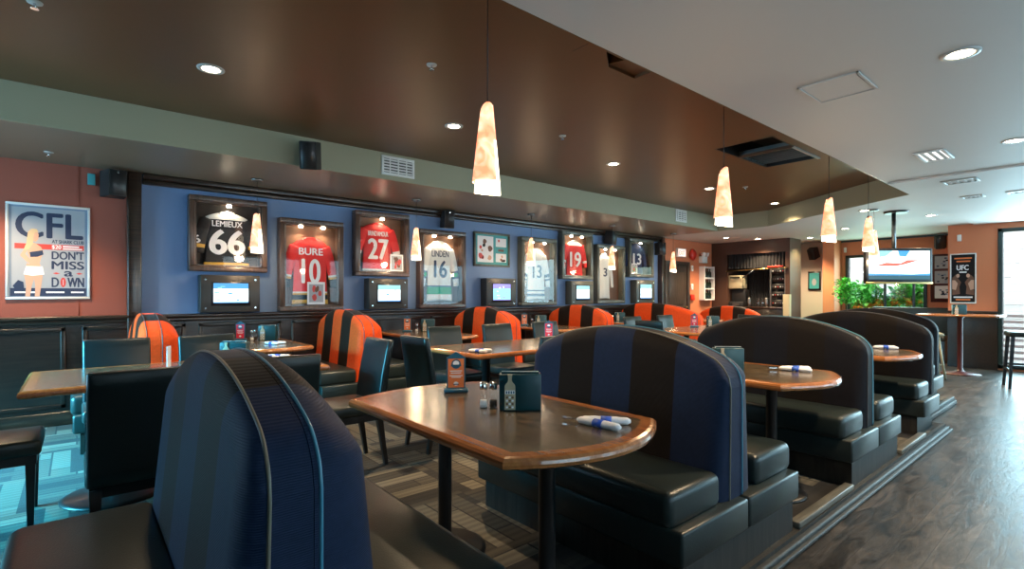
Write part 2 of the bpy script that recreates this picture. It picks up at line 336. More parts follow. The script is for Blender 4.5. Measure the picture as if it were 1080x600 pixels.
def empty(name, loc=(0, 0, 0), rz=0.0, label=None, cat=None, group=None):
    o = bpy.data.objects.new(name, None); COL.objects.link(o); o.location = loc; o.rotation_euler = (0, 0, rz); o.empty_display_size = 0.1
    return tag(o, label, cat, group)
def struct(mb, name, **k): return tag(mb.build(name, **k), kind='structure')
def copy_tree(o, parent=None):
    c = o.copy(); COL.objects.link(c)
    if parent: c.parent = parent
    for ch in list(o.children): copy_tree(ch, c)
    return c
class Proto:
    """first placing moves the prototype itself, the next ones are copies"""
    def __init__(s, fn): s.fn = fn; s.root = None
    def __call__(s, loc, rz, label, group=None, cat=None):
        r = s.fn() if s.root is None else copy_tree(s.root)
        if s.root is None: s.root = r
        r.location = loc; r.rotation_euler = (0, 0, rz); r['label'] = label
        if group: r['group'] = group
        elif 'group' in r: del r['group']
        return r
WY = Matrix(((1, 0, 0, 0), (0, 0, -1, 0), (0, 1, 0, 0), (0, 0, 0, 1)))        # art plane facing -Y: x->X, y->Z, z->-Y
WX = Matrix(((0, 0, -1, 0), (-1, 0, 0, 0), (0, 1, 0, 0), (0, 0, 0, 1)))       # art plane facing -X: x->-Y, y->Z, z->-X
def wall_holes(mb, T, u0, u1, v0, v1, z0, z1, holes, m):
    # a slab in the uv plane with rectangular openings
    mb.T = T; us = sorted({u0, u1, *[h[0] for h in holes], *[h[2] for h in holes]}); vs = sorted({v0, v1, *[h[1] for h in holes], *[h[3] for h in holes]})
    for i in range(len(us) - 1):
        for j in range(len(vs) - 1):
            cu, cv = (us[i] + us[i + 1]) / 2, (vs[j] + vs[j + 1]) / 2
            if any(h[0] < cu < h[2] and h[1] < cv < h[3] for h in holes): continue
            mb.box((us[i], vs[j], z0), (us[i + 1], vs[j + 1], z1), m)
    mb.T = Matrix.Identity(4); return mb

# ------------------------------------------------------------ room shell
FZ = -0.07
struct(MB().box((-3, -3.2, FZ - 0.1), (13.8, 6.6, FZ), 'planks'), 'floor')
struct(MB().prism([(-3, 1.12), (6.38, 1.12), (6.38, 1.34), (8.0, 1.34), (8.0, 6.6), (-3, 6.6)], FZ, 0.0, 'carpet'), 'floor')
g = MB(); g.box((-3, 1.095, FZ), (6.41, 1.122, -0.001), 'basewood'); g.box((-3, 1.065, FZ), (6.43, 1.12, -0.022), 'basewood', 0.012); g.box((-3, 1.045, FZ), (6.45, 1.12, FZ + 0.024), 'basewood', 0.008)
g.box((6.38, 1.065, FZ), (6.43, 1.34, -0.022), 'basewood', 0.012); struct(g, 'trim_1')
g = MB(); g.box((6.46, 1.29, FZ), (8.05, 1.34, 0.02), 'basewood', 0.012); g.box((6.46, 1.27, FZ), (8.05, 1.34, FZ + 0.05), 'basewood', 0.01); struct(g, 'trim_2')
g = MB()
for a, b in ((0.96, 1.82), (2.93, 3.79), (4.90, 5.68)): g.box((a, 1.10, 0.0), (b, 1.155, 0.035), 'greywood', 0.006)
struct(g, 'trim_10')
# curb the tables stand behind, between the benches
# ceilings
ZC, ZB = 2.50, 2.79
# grey ceiling polygons around the recess
rec = [(-3, 1.70), (8.0, 1.70), (9.75, 4.2), (9.75, 5.18), (-3, 5.18)]
g = MB(); g.prism([(-3, -3.2), (13.8, -3.2), (13.8, 1.70), (-3, 1.70)], ZC, ZC + 0.4, 'ceil_grey')
g.prism([(8.0, 1.70), (13.8, 1.70), (13.8, 4.2), (9.75, 4.2)], ZC, ZC + 0.4, 'ceil_grey')
g.prism([(9.75, 4.2), (13.8, 4.2), (13.8, 6.6), (9.75, 6.6)], ZC, ZC + 0.4, 'ceil_grey')
struct(g, 'ceiling')
struct(MB().box((6.94, -3.2, ZC - 0.02), (12.2, 1.69, ZC - 0.001), 'ceil_grey'), 'ceiling')
g = MB(); g.box((-3, 5.20, ZC), (9.745, 6.6, ZC + 0.4), 'soffit'); struct(g, 'ceiling')
g = MB(); g.box((-3, 5.175, ZC), (9.745, 5.199, ZB), 'fascia')
d = Vector((1.75, 2.5, 0)).normalized(); nn = Vector((-d.y, d.x, 0)) * 0.02
g.prism([(8.0, 1.705), (9.74, 4.19), (9.74 + nn.x, 4.19 + nn.y), (8.0 + nn.x, 1.705 + nn.y)], ZC, ZB, 'fascia'); g.box((9.72, 4.19, ZC), (9.749, 5.17, ZB), 'fascia')
g.box((-3, 1.701, ZC), (7.99, 1.715, ZB), 'ceil_brown')
struct(g, 'trim_3')
g = MB(); wall_holes(g, Matrix.Identity(4), -3, 9.75, 1.70, 5.2, ZB, ZB + 0.1, [(5.18, 2.19, 6.42, 2.80), (2.40, 1.85, 3.05, 2.25)], 'ceil_brown')
struct(g, 'ceiling')
# walls
g = MB(); g.box((-3, 6.6, FZ), (0.43, 6.7, ZC), 'red'); g.box((-0.0, 6.592, 1.03), (0.012, 6.6, ZC), 'red'); g.box((0.43, 6.6, FZ), (9.83, 6.7, ZC), 'blue')
g.box((9.83, 6.6, FZ), (10.1, 6.7, ZC), 'orange'); g.box((10.1, 6.6, 1.95), (10.95, 6.7, ZC), 'orange'); g.box((10.95, 6.6, FZ), (13.8, 6.7, ZC), 'orange')
struct(g, 'wall_left')
g = MB(); g.box((0.39, 6.50, FZ), (0.51, 6.6, ZC), 'darkwood', 0.012); struct(g, 'trim_4')
g = MB(); g.box((9.78, 6.48, FZ), (9.90, 6.6, ZC), 'darkwood', 0.012); struct(g, 'trim_5')
g = MB(); g.T = Matrix.Identity(4)
g.box((0.52, 6.50, 2.44), (9.77, 6.6, 2.50), 'darkwood', 0.01); g.box((0.52, 6.53, 2.39), (9.77, 6.6, 2.44), 'darkwood', 0.012); struct(g, 'trim_6')
g = MB(); g.box((-3, 6.54, 0), (9.78, 6.6, 1.0), 'wains')
g.box((-3, 6.50, 1.0), (9.78, 6.6, 1.035), 'darkwood', 0.01); g.box((-3, 6.52, 0.955), (9.78, 6.6, 1.0), 'darkwood', 0.012)
x = -2.9
while x < 9.6:
    g.box((x, 6.525, 0.16), (x + 0.04, 6.54, 0.93), 'wains', 0.005); g.box((x + 0.82, 6.525, 0.16), (x + 0.86, 6.54, 0.93), 'wains', 0.005)
    g.box((x, 6.525, 0.89), (x + 0.86, 6.54, 0.93), 'wains', 0.005); g.box((x, 6.525, 0.16), (x + 0.86, 6.54, 0.20), 'wains', 0.005); x += 0.98
struct(g, 'trim_7')
g = MB(); g.box((-3, 6.50, 0), (9.78, 6.54, 0.13), 'darkwood', 0.01); struct(g, 'baseboard_left')
# end wall with its big window, and the far bay with the planted window
g = MB(); wall_holes(g, Matrix(((0, 0, 1, 12.2), (1, 0, 0, 0), (0, 1, 0, 0), (0, 0, 0, 1))), -3.2, 2.05, FZ, ZC, 0, 0.12, [(-1.2, FZ + 0.04, 1.35, 2.36)], 'orange'); struct(g, 'wall_end')
g = MB(); g.box((12.16, 1.38, FZ), (12.2, 2.05, 0.93), 'wains'); g.box((12.14, 1.38, 0.90), (12.2, 2.05, 0.95), 'darkwood', 0.008); struct(g, 'trim_8')
g = MB(); g.box((12.3, 2.0, FZ), (13.8, 2.05, ZC), 'orange')
wall_holes(g, Matrix(((0, 0, 1, 13.8), (1, 0, 0, 0), (0, 1, 0, 0), (0, 0, 0, 1))), 2.0, 6.7, FZ, ZC, 0, 0.12, [(2.69, 0.75, 4.15, 2.13)], 'orange')
g.box((13.3, 4.26, FZ), (13.8, 4.50, ZC), 'orange'); g.box((13.78, 4.5, FZ), (13.8, 5.4, ZC), 'cream')
struct(g, 'wall_far')
g = MB(); g.box((13.74, 2.05, FZ), (13.8, 4.26, 0.72), 'wains'); g.box((13.76, 2.05, 2.46), (13.8, 4.26, 2.5), 'winframe'); struct(g, 'trim_9')
g = MB(); wall_holes(g, Matrix(((0, 0, -1, -3), (1, 0, 0, 0), (0, 1, 0, 0), (0, 0, 0, 1))), -3.2, 6.7, FZ, 2.9, 0, 0.12, [(3.4, 0.35, 6.0, 2.35)], 'darkwall'); struct(g, 'wall_back')
g = MB(); wall_holes(g, Matrix(((1, 0, 0, 0), (0, 0, -1, -3.2), (0, 1, 0, 0), (0, 0, 0, 1))), -3, 12.3, FZ, ZC, 0, 0.12, [(c_ - 1.15, 0.55, c_ + 1.15, 2.35) for c_ in (1.2, 4.2, 7.2, 10.2)], 'darkwall'); struct(g, 'wall_right')
def window(name, T, u0, v0, u1, v1, muls, hor=()):
    r = empty(name); r['kind'] = 'structure'
    f = MB(); f.T = T; e = 0.06
    f.box((u0, v0, -0.03), (u0 + e, v1, 0.12), 'winframe', 0.006); f.box((u1 - e, v0, -0.03), (u1, v1, 0.12), 'winframe', 0.006)
    f.box((u0, v0, -0.03), (u1, v0 + e, 0.12), 'winframe', 0.006); f.box((u0, v1 - e, -0.03), (u1, v1, 0.12), 'winframe', 0.006)
    for q in muls: f.box((q - 0.02, v0 + e, 0.02), (q + 0.02, v1 - e, 0.08), 'winframe')
    for q in hor: f.box((u0 + e, q - 0.02, 0.02), (u1 - e, q + 0.02, 0.08), 'winframe')
    f.build('window_frame', r)
    p = MB(); p.T = T; p.box((u0 + e, v0 + e, 0.045), (u1 - e, v1 - e, 0.051), 'glass'); p.build('window_pane', r)
    return r
TX = lambda x: Matrix(((0, 0, 1, x), (1, 0, 0, 0), (0, 1, 0, 0), (0, 0, 0, 1)))
window('window_1', TX(12.2), -1.2, FZ + 0.04, 1.38, 2.38, (0.1,))
window('window_2', TX(13.8), 2.66, 0.72, 4.18, 2.15, (3.42, 2.90))
window('window_3', Matrix(((0, 0, -1, -3), (1, 0, 0, 0), (0, 1, 0, 0), (0, 0, 0, 1))), 3.4, 0.35, 6.0, 2.35, (4.7,))
for k, c_ in enumerate((1.2, 4.2, 7.2, 10.2)):
    window('window_%d' % (4 + k), Matrix(((1, 0, 0, 0), (0, 0, -1, -3.2), (0, 1, 0, 0), (0, 0, 0, 1))), c_ - 1.15, 0.55, c_ + 1.15, 2.35, (c_,))
# door in the orange wall
r = empty('door_1'); r['kind'] = 'structure'
f = MB(); f.box((10.02, 6.55, FZ), (10.1, 6.62, 2.0), 'doorbrown', 0.008); f.box((10.95, 6.55, FZ), (11.03, 6.62, 2.0), 'doorbrown', 0.008); f.box((10.1, 6.55, 1.93), (10.95, 6.62, 2.0), 'doorbrown', 0.008); f.build('door_frame', r)
f = MB(); f.box((10.1, 6.60, FZ), (10.95, 6.64, 1.93), 'doorbrown')
for zz in (0.1, 1.0): f.box((10.22, 6.59, zz), (10.83, 6.60, zz + 0.75), 'doorbrown', 0.004)
f.build('door_panel', r); MB().cyl((10.86, 6.58, 0.95), (10.86, 6.52, 0.95), 0.018, 'brass').build('door_handle', r)
# outside the windows
struct(MB().box((12.35, -8, FZ - 0.2), (22, 1.95, FZ - 0.05), 'pave'), 'ground'); struct(MB().box((13.95, 1.96, FZ - 0.2), (22, 10, FZ - 0.05), 'pave'), 'ground')
bl = empty('neighbouring_building', (16.5, 0, FZ - 0.05), label='white clapboard building seen through the end window and above the shrubs', cat='building')
g = MB()
for k in range(24): g.box((0.0 - 0.012 * (k % 2), -5, k * 0.16), (0.3, 6.5, k * 0.16 + 0.155), 'siding')
g.build('wall', bl); MB().box((-0.05, -5, 3.85), (0.5, 6.5, 4.0), 'siding').build('roof', bl)
rl = empty('patio_railing', (13.6, 0.2, FZ - 0.05), label='dark slatted patio railing outside the tall end window', cat='railing')
g = MB()
for k in range(8): g.box((-0.015, -2.6, 0.12 + k * 0.115), (0.015, 1.55, 0.17 + k * 0.115), 'siding')
g.build('slat_panel', rl)
for yy in (-2.5, -1.2, 0.1, 1.4): MB().box((-0.035, yy - 0.03, 0), (0.035, yy + 0.03, 1.05), 'winframe').build('post', rl)

# ------------------------------------------------------------ booths
BL = 1.30
def ztop(y, zs=0.90, rise=0.17, L=BL):
    u = abs(2 * y / L); z = zs + rise * (1 - u * u) ** 0.9
    d_ = L / 2 - abs(y); rr = 0.09
    if d_ < rr: z -= (rr - math.sqrt(max(rr * rr - (rr - d_) ** 2, 0))) * 0.9
    return z
def back_mb(m, zs=0.90, rise=0.17, L=BL, z0=0.30, wide=False, ztop=ztop):
    """one upholstered back, rear face on x=0, padded face towards +x"""
    g = MB(); NY, NZ = 64, 32
    ys = []
    for i in range(NY + 1):
        t = i / NY; u = -math.cos(PI * t) * 0.55 + (2 * t - 1) * 0.45; ys.append(u * L / 2)
    def seam(z): return 0.014 if wide else 0.100 - 0.015 * (z - z0) / 0.75
    def face(z): return (0.215 - 0.080 * (z - z0) / 0.75) if wide else (0.195 - 0.075 * (z - z0) / 0.75)
    RC = 0.13 if wide else 0.085
    vs = []; fs = []
    ts = []
    for j in range(NZ + 1):
        t = j / NZ; ts.append(1 - (1 - t) ** 1.5)
    for i, y in enumerate(ys):
        zt = ztop(y, zs, rise, L)
        for t in ts:
            z = z0 + (zt - z0) * t
            dd = min(L / 2 - abs(y), (zt - z) * 0.95); k = min(dd / RC, 1)
            e = math.sqrt(max(1 - (1 - k) ** 2, 0))
            vs.append((seam(z) + (face(z) - seam(z)) * e, y, z))
    W = NZ + 1
    for i in range(NY):
        for j in range(NZ):
            a = i * W + j; fs.append((a, a + W, a + W + 1, a + 1))
    g.add(vs, fs, m, True)
    # boxing strip around the outline and the flat rear
    out = [(ys[0], z0 + (ztop(ys[0], zs, rise, L) - z0) * t) for t in ts] + [(y, ztop(y, zs, rise, L)) for y in ys[1:-1]] + [(ys[-1], z0 + (ztop(ys[-1], zs, rise, L) - z0) * t) for t in ts[::-1]]
    n = len(out); vs = [(seam(z), y, z) for y, z in out] + [(0.001, y, z) for y, z in out]
    fs = [(i, i + 1, n + i + 1, n + i) for i in range(n - 1)] + [tuple(range(n, 2 * n))[::-1]]
    g.add(vs, fs, m, False)
    return g, [(seam(z) + 0.002, y, z) for y, z in out]
def seat_mb(L=BL, m='leather', x0=0.17, x1=0.58):
    g = MB(); bm = bmesh.new(); NX, NY = 12, 30
    # padded cushion: rounded front edge and soft crown
    g.box((x0, -L / 2, 0.30), (x1, L / 2, 0.455), m, 0.04, 4)
    return g
def make_booth(fabric, pip1, pip2, both=True, name='booth_bench', cat='booth', L=BL, leather='leather', ztop=ztop):
    def fn():
        root = empty(name); tag(root, 'x', cat)
        g = MB(); xw = 0.52
        g.box((-xw if both else -0.02, -L / 2 - 0.028, 0.0), (xw, L / 2 - 0.02, 0.16), 'basewood')
        g.box((-xw + 0.02 if both else -0.02, -L / 2 - 0.02, 0.15), (xw - 0.02, L / 2 - 0.012, 0.17), 'basewood')
        g.build('base', root)
        for sg in ((0, PI) if both else (0,)):
            rt = (0, 0, sg); q0, q1 = (-L / 2 - 0.045, L / 2 + 0.005) if (sg == 0 and both) else (-L / 2 - 0.005, L / 2 + 0.045)
            MB().box((0.005, q0, 0.165), (0.565, q1, 0.31), leather, 0.014, 2).build('seat_box', root, rot=rt)
            seat_mb(L, leather).build('seat_cushion', root, rot=rt)
            bmb, path = back_mb(fabric, L=L, z0=0.31, wide=(sg == 0 and both), ztop=ztop)
            bo = bmb.build('backrest', root, rot=rt)
            MB().tube(path, 0.0045, pip1 if sg == 0 else pip2).build('piping', bo)
        return root
    return fn
navy = Proto(make_booth('navyband', 'pipingblue', 'piping'))
orange = Proto(make_booth('orangeband', 'pipedark', 'pipedark'))
navy((0.40, 1.80, 0), 0, 'nearest navy and brown striped double booth bench, end on in the left foreground', 'navy striped booth benches along the aisle')
navy((2.37, 1.80, 0), 0, 'navy and brown striped booth bench behind the nearest wooden table, teal leather seat', 'navy striped booth benches along the aisle')
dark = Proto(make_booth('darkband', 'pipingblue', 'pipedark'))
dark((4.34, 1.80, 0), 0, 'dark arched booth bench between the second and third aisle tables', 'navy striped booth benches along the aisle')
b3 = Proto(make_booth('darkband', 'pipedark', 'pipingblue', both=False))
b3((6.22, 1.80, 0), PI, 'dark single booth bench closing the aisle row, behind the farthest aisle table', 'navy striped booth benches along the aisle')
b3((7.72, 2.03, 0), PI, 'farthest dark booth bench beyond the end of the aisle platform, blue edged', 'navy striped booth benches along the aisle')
ol = ['leftmost orange and brown striped booth bench, near the terracotta wall', 'orange striped booth bench below the red number 10 jersey', 'orange striped booth bench below the framed picture collage',
      'orange striped booth bench below the red number 19 jersey', 'orange striped booth bench below the navy number 13 jersey']
for x_, lb in zip((0.54, 2.45, 4.50, 6.50), ol):
    orange((x_, 5.90, 0), 0, lb, 'orange striped booth benches along the jersey wall')
orange((10.55, 5.35, FZ), 0, 'farthest orange striped booth bench, in front of the curtained service station', 'orange striped booth benches along the jersey wall')
def long_arch(y, zs, rise, L):
    Y = 5.695 - y
    z = 1.08 - 0.18 * ((Y - 6.0) / 0.6) ** 2 if Y >= 6.0 else 1.08 - 0.22 * ((6.0 - Y) / 1.18) ** 2.2
    d_ = L / 2 - abs(y)
    return z - ((0.07 - math.sqrt(max(0.0049 - (0.07 - d_) ** 2, 0))) if d_ < 0.07 else 0)
lo_ = Proto(make_booth('orangelong', 'pipedark', 'pipedark', both=False, L=1.75, ztop=long_arch))
lo_((8.55, 5.695, 0), PI, 'longer orange striped bench below the navy number 13 jersey, its near end plain orange')

# ------------------------------------------------------------ tables
def outline(hw, yl, yh, bow_l, bow_h, n=16):
    p = []
    for i in range(n + 1):      # low-y end, from -x to +x
        t = -1 + 2 * i / n; p.append((t * hw, yl - bow_l * (1 - t * t)))
    for i in range(n + 1):
        t = 1 - 2 * i / n; p.append((t * hw, yh + bow_h * (1 - t * t)))
    q = [p[0]]
    for a in p[1:]:
        if abs(a[0] - q[-1][0]) + abs(a[1] - q[-1][1]) > 1e-5: q.append(a)
    if abs(q[0][0] - q[-1][0]) + abs(q[0][1] - q[-1][1]) < 1e-5: q.pop()
    return q
def inset(p, d_):
    n = len(p); o = []
    for i in range(n):
        a, b, c_ = Vector(p[i - 1]), Vector(p[i]), Vector(p[(i + 1) % n])
        n1 = (b - a).normalized(); n2 = (c_ - b).normalized()
        m1 = Vector((-n1.y, n1.x)); m2 = Vector((-n2.y, n2.x)); mm = (m1 + m2).normalized()
        k = d_ / max(mm.dot(m1), 0.35); o.append(tuple(b + mm * k))
    return o
def tabletop(root, out, z=0.75):
    ins = inset(out, 0.062)
    MB().prism(ins, z - 0.035, z, 'top').build('tabletop', root)
    # moulded edge band
    prof = [(0.062, -0.040), (0.014, -0.040), (0.004, -0.034), (0.0, -0.022), (0.002, -0.012), (0.010, -0.003), (0.022, 0.001), (0.062, 0.0008)]
    rg = []
    for dd, zz in prof:
        q = inset(out, dd) if dd else out
        rg.append([(a, b, z + zz) for a, b in q])
    g = MB(); g.rings(rg, 'edge', cap=False, smooth=False); g.build('wooden_edge', root)
def pedestal(root, x, y, r=0.035, disc=0.22, z=0.71):
    g = MB(); g.lathe([(r * 0.9, 0.03), (r, 0.06), (r, z - 0.03), (r * 1.6, z - 0.015)], 'black', (x, y, 0), 20)
    g.box((x - 0.14, y - 0.14, z - 0.015), (x + 0.14, y + 0.14, z), 'black')
    p = g.build('pedestal', root)
    MB().lathe([(disc, 0.0), (disc, 0.008), (disc * 0.9, 0.018), (disc * 0.3, 0.032), (r, 0.045)], 'black', (x, y, 0), 32).build('pedestal_foot', p)
def mk_booth_table():
    root = empty('booth_table'); tag(root, 'x', 'table')
    tabletop(root, outline(0.40, -0.58, 0.58, 0.15, 0.10))
    pedestal(root, 0, -0.36, 0.033, 0.20); pedestal(root, 0, 0.36, 0.033, 0.20)
    return root
BT = Proto(mk_booth_table)
BT((1.385, 1.79, 0), 0, 'nearest wooden booth table with dark top and glossy orange brown edge, centre foreground', 'booth tables along the aisle')
BT((3.36, 1.79, 0), 0, 'wooden booth table behind the nearest navy striped bench, with rolled cutlery on its end', 'booth tables along the aisle')
BT((5.30, 1.79, 0), 0, 'farthest visible aisle booth table with a rounded end beside the wooden floor', 'booth tables along the aisle')
def mk_wall_table():
    root = empty('wall_table'); tag(root, 'x', 'table')
    tabletop(root, outline(0.37, -0.70, 0.72, 0.13, 0.0))
    pedestal(root, 0, -0.40, 0.033, 0.20); pedestal(root, 0, 0.42, 0.033, 0.20)
    return root
WT = Proto(mk_wall_table)
wl = ['wooden table against the jersey wall below the black number 66 jersey', 'wooden table against the jersey wall below the red number 27 jersey', 'wooden table against the jersey wall below the second white jersey case',
      'wooden table against the jersey wall between the number 19 and number 13 jerseys', 'wooden table at the far end of the jersey wall by the dark post']
for x_, lb in zip((1.40, 3.40, 5.50, 7.50, 9.45), wl): WT((x_, 5.80, 0), 0, lb, 'tables along the jersey wall')
def long_table(x0, x1, y0, y1, label):
    root = empty('dining_table', ((x0 + x1) / 2, (y0 + y1) / 2, 0)); tag(root, label, 'table', 'long dining tables in the middle row')
    hx, hy = (x1 - x0) / 2, (y1 - y0) / 2
    tabletop(root, [(-hx, -hy), (hx, -hy), (hx, hy), (-hx, hy)])
    pedestal(root, -hx + 0.42, 0, 0.038, 0.27); pedestal(root, hx - 0.42, 0, 0.038, 0.27)
    return root
long_table(-0.235, 1.37, 3.62, 4.52, 'long dark topped dining table at the left with black chairs around it')
long_table(2.50, 4.80, 3.38, 4.28, 'long dining table in the middle of the carpet with a violet reflection on its top')
long_table(6.05, 7.90, 3.45, 4.35, 'far dining table with a red table sign, beyond the middle table')

# ------------------------------------------------------------ chairs
def mk_chair():
    root = empty('dining_chair'); tag(root, 'x', 'chair')
    # faces +y : back at -y
    g = MB()
    prof = []
    NZ = 8
    for j in range(NZ + 1):
        t = j / NZ; z = 0.40 + 0.50 * t; y = -0.19 - 0.075 * t ** 1.4
        w_ = 0.205; th = 0.034 - 0.010 * t
        prof.append((z, y, w_, th))
    rings_ = []
    for z, y, w_, th in prof:
        rr = 0.02; pts = []
        for cx, cy, a0 in ((w_ - rr, th - rr * 0.9, 0), (-w_ + rr, th - rr * 0.9, 90), (-w_ + rr, -th + rr * 0.9, 180), (w_ - rr, -th + rr * 0.9, 270)):
            for k in range(4):
                an = R(a0 + k * 30); pts.append((cx + rr * math.cos(an), y + cy + rr * 0.9 * math.sin(an), z))
        rings_.append(pts)
    lastz, lasty, lw, lt = prof[-1]
    top = [(p[0] * 0.97, lasty + (p[1] - lasty) * 0.7, lastz + 0.010) for p in rings_[-1]]
    g.rings(rings_ + [top], 'leather_teal'); g.build('backrest', root)
    MB().box((-0.21, -0.20, 0.385), (0.21, 0.235, 0.47), 'leather', 0.022, 3).build('seat', root)
    MB().box((-0.195, -0.185, 0.34), (0.195, 0.215, 0.39), 'black').build('seat_frame', root)
    for sx in (-1, 1):
        MB().rings([[(sx * 0.172 + a * 0.013, 0.19 + b * 0.013, 0.0) for a, b in ((-1, -1), (1, -1), (1, 1), (-1, 1))], [(sx * 0.172 + a * 0.021, 0.19 + b * 0.021, 0.36) for a, b in ((-1, -1), (1, -1), (1, 1), (-1, 1))]], 'black', smooth=False).build('leg', root)
        MB().rings([[(sx * 0.172 + a * 0.013, -0.235 + b * 0.013, 0.0) for a, b in ((-1, -1), (1, -1), (1, 1), (-1, 1))], [(sx * 0.172 + a * 0.022, -0.175 + b * 0.022, 0.38) for a, b in ((-1, -1), (1, -1), (1, 1), (-1, 1))]], 'black', smooth=False).build('leg', root)
    return root
CH = Proto(mk_chair)
N_, S_, E_, W_ = PI, 0, -PI / 2, PI / 2      # facing -y, +y, +x, -x
G1 = 'black dining chairs around the middle tables'
for x_, y_, rz, lb in [
    (0.235, 3.12, 0, 'tall black dining chair seen from behind at the left table, left of the striped bench'),
    (0.86, 3.22, 0, 'dark chair back peeking over the nearest striped bench at the left table'),
    (0.235, 4.66, N_, 'olive dark chair across the left table, beside the leftmost orange bench'),
    (0.83, 4.66, N_, 'olive dark chair across the left table, peeking just above the striped bench'),
    (-0.38, 3.95, E_, 'black chair at the far left edge with only seat and legs showing'),
    (1.50, 3.66, W_, 'teal lit chair at the right end of the left table, before an orange bench'),
    (2.33, 3.66, E_, 'dark chair at the left end of the middle table, back towards the camera'),
    (2.95, 4.34, N_, 'black chair on the wall side of the middle table, left of three'),
    (3.66, 4.34, N_, 'black chair on the wall side of the middle table, middle of three'),
    (4.42, 4.34, N_, 'black chair across the middle table behind the red table sign'),
    (3.00, 3.22, 0, 'dark chair mostly hidden behind the left shoulder of the navy striped bench'),
    (5.85, 3.90, E_, 'dark chair at the near end of the far dining table, back towards the camera'),
    (6.40, 4.50, N_, 'pale teal shining chair back at the far dining table, left of the pair'),
    (7.25, 4.50, N_, 'pale teal shining chair back at the far dining table, right of the pair'),
    (8.12, 3.90, W_, 'black chair at the far end of the far dining table, before the farthest orange bench')]:
    CH((x_, y_, 0), rz, lb, G1)

# ------------------------------------------------------------ tableware
def mk_tent(ink):
    def fn():
        r = empty('table_sign'); tag(r, 'x', 'table sign')
        g = MB(); g.T = WY
        MB().box((-0.062, -0.028, 0), (0.062, 0.028, 0.022), 'tent_blue', 0.008).build('stand', r)
        bd = MB(); bd.T = WY
        bd.prism([(-0.048, 0.02), (0.048, 0.02), (0.048, 0.178), (0.03, 0.186), (0.0, 0.208), (-0.03, 0.186), (-0.048, 0.178)], -0.006, 0.006, 'tent_blue', bev=0.002)
        bo = bd.build('board', r)
        p = MB(); p.T = WY; p.quad(-0.040, 0.026, 0.040, 0.172, 0.0068, ink)
        p.poly([(0.024 * math.cos(a), 0.145 + 0.024 * math.sin(a)) for a in [2 * PI * i / 20 for i in range(20)]], 0.0074, 'tent_blue')
        p.poly([(0.016 * math.cos(a), 0.148 + 0.014 * math.sin(a)) for a in [2 * PI * i / 20 for i in range(20)]], 0.0079, 'whiteink')
        p.quad(-0.026, 0.133, 0.026, 0.142, 0.0083, 'tent_blue')
        for k, (w_, zz) in enumerate(((0.030, 0.108), (0.026, 0.098), (0.032, 0.084), (0.024, 0.076))): p.quad(-w_, zz, w_, zz + 0.004, 0.0074, 'whiteink')
        p.poly([(0.012 * math.cos(a), 0.046 + 0.010 * math.sin(a)) for a in [2 * PI * i / 16 for i in range(16)]], 0.0074, 'whiteink'); p.quad(-0.014, 0.040, 0.014, 0.045, 0.0079, 'navyink')
        p.build('print', bo)
        return r
    return fn
TO, TR = Proto(mk_tent('tent_orange')), Proto(mk_tent('tent_red'))
def mk_caddy():
    r = empty('menu_holder'); tag(r, 'x', 'menu holder')
    MB().box((-0.085, -0.035, 0), (0.095, 0.035, 0.155), 'menu', 0.004).build('box', r)
    g = MB(); g.T = WY
    for k in range(3): g.T = Matrix.Identity(4); g.box((-0.075, -0.024 + k * 0.018, 0.150), (0.085, -0.020 + k * 0.018, 0.164), 'menu' if k != 1 else 'white')
    g.build('menu', r)
    b = MB(); b.T = WY
    b.prism([(-0.062, 0.004), (-0.016, 0.004), (-0.016, 0.105), (-0.020, 0.113), (-0.030, 0.122), (-0.033, 0.132), (-0.031, 0.148), (-0.028, 0.156), (-0.050, 0.156), (-0.047, 0.148), (-0.045, 0.132), (-0.048, 0.122), (-0.058, 0.113), (-0.062, 0.105)], 0.035, 0.042, 'tan', bev=0.0015)
    bt = b.build('bottle_shaped_tag', r)
    p = MB(); p.T = WY; p.quad(-0.060, 0.072, -0.018, 0.088, 0.0432, 'whiteink')
    for k in range(4): p.quad(-0.056 + 0.010 * k, 0.074, -0.050 + 0.010 * k, 0.085, 0.0438, 'tent_blue')
    for k in range(4):
        for q in range(3): p.quad(-0.056 + 0.012 * q, 0.012 + 0.014 * k, -0.047 + 0.012 * q, 0.020 + 0.014 * k, 0.0434, 'brownink' if (k + q) % 2 else 'whiteink')
    p.build('print', bt)
    for zz in (0.03, 0.125): MB().cyl((-0.076, -0.036, zz), (-0.076, -0.039, zz), 0.003, 'chrome').build('rivet', r)
    return r
CA = Proto(mk_caddy)
def mk_shaker(fill, nm):
    def fn():
        r = empty(nm); tag(r, 'x', 'shaker')
        MB().lathe([(0.021, 0.0), (0.022, 0.004), (0.018, 0.05), (0.015, 0.082)], 'glass', n=12).build('glass_body', r)
        MB().lathe([(0.017, 0.003), (0.0165, 0.015), (0.0155, 0.032)], fill, n=12).build('filling', r)
        MB().lathe([(0.0165, 0.080), (0.018, 0.085), (0.018, 0.104), (0.012, 0.112), (0.003, 0.114)], 'chrome', n=16).build('lid', r)
        return r
    return fn
SA, PE = Proto(mk_shaker('salt', 'salt_shaker')), Proto(mk_shaker('pepper', 'pepper_shaker'))
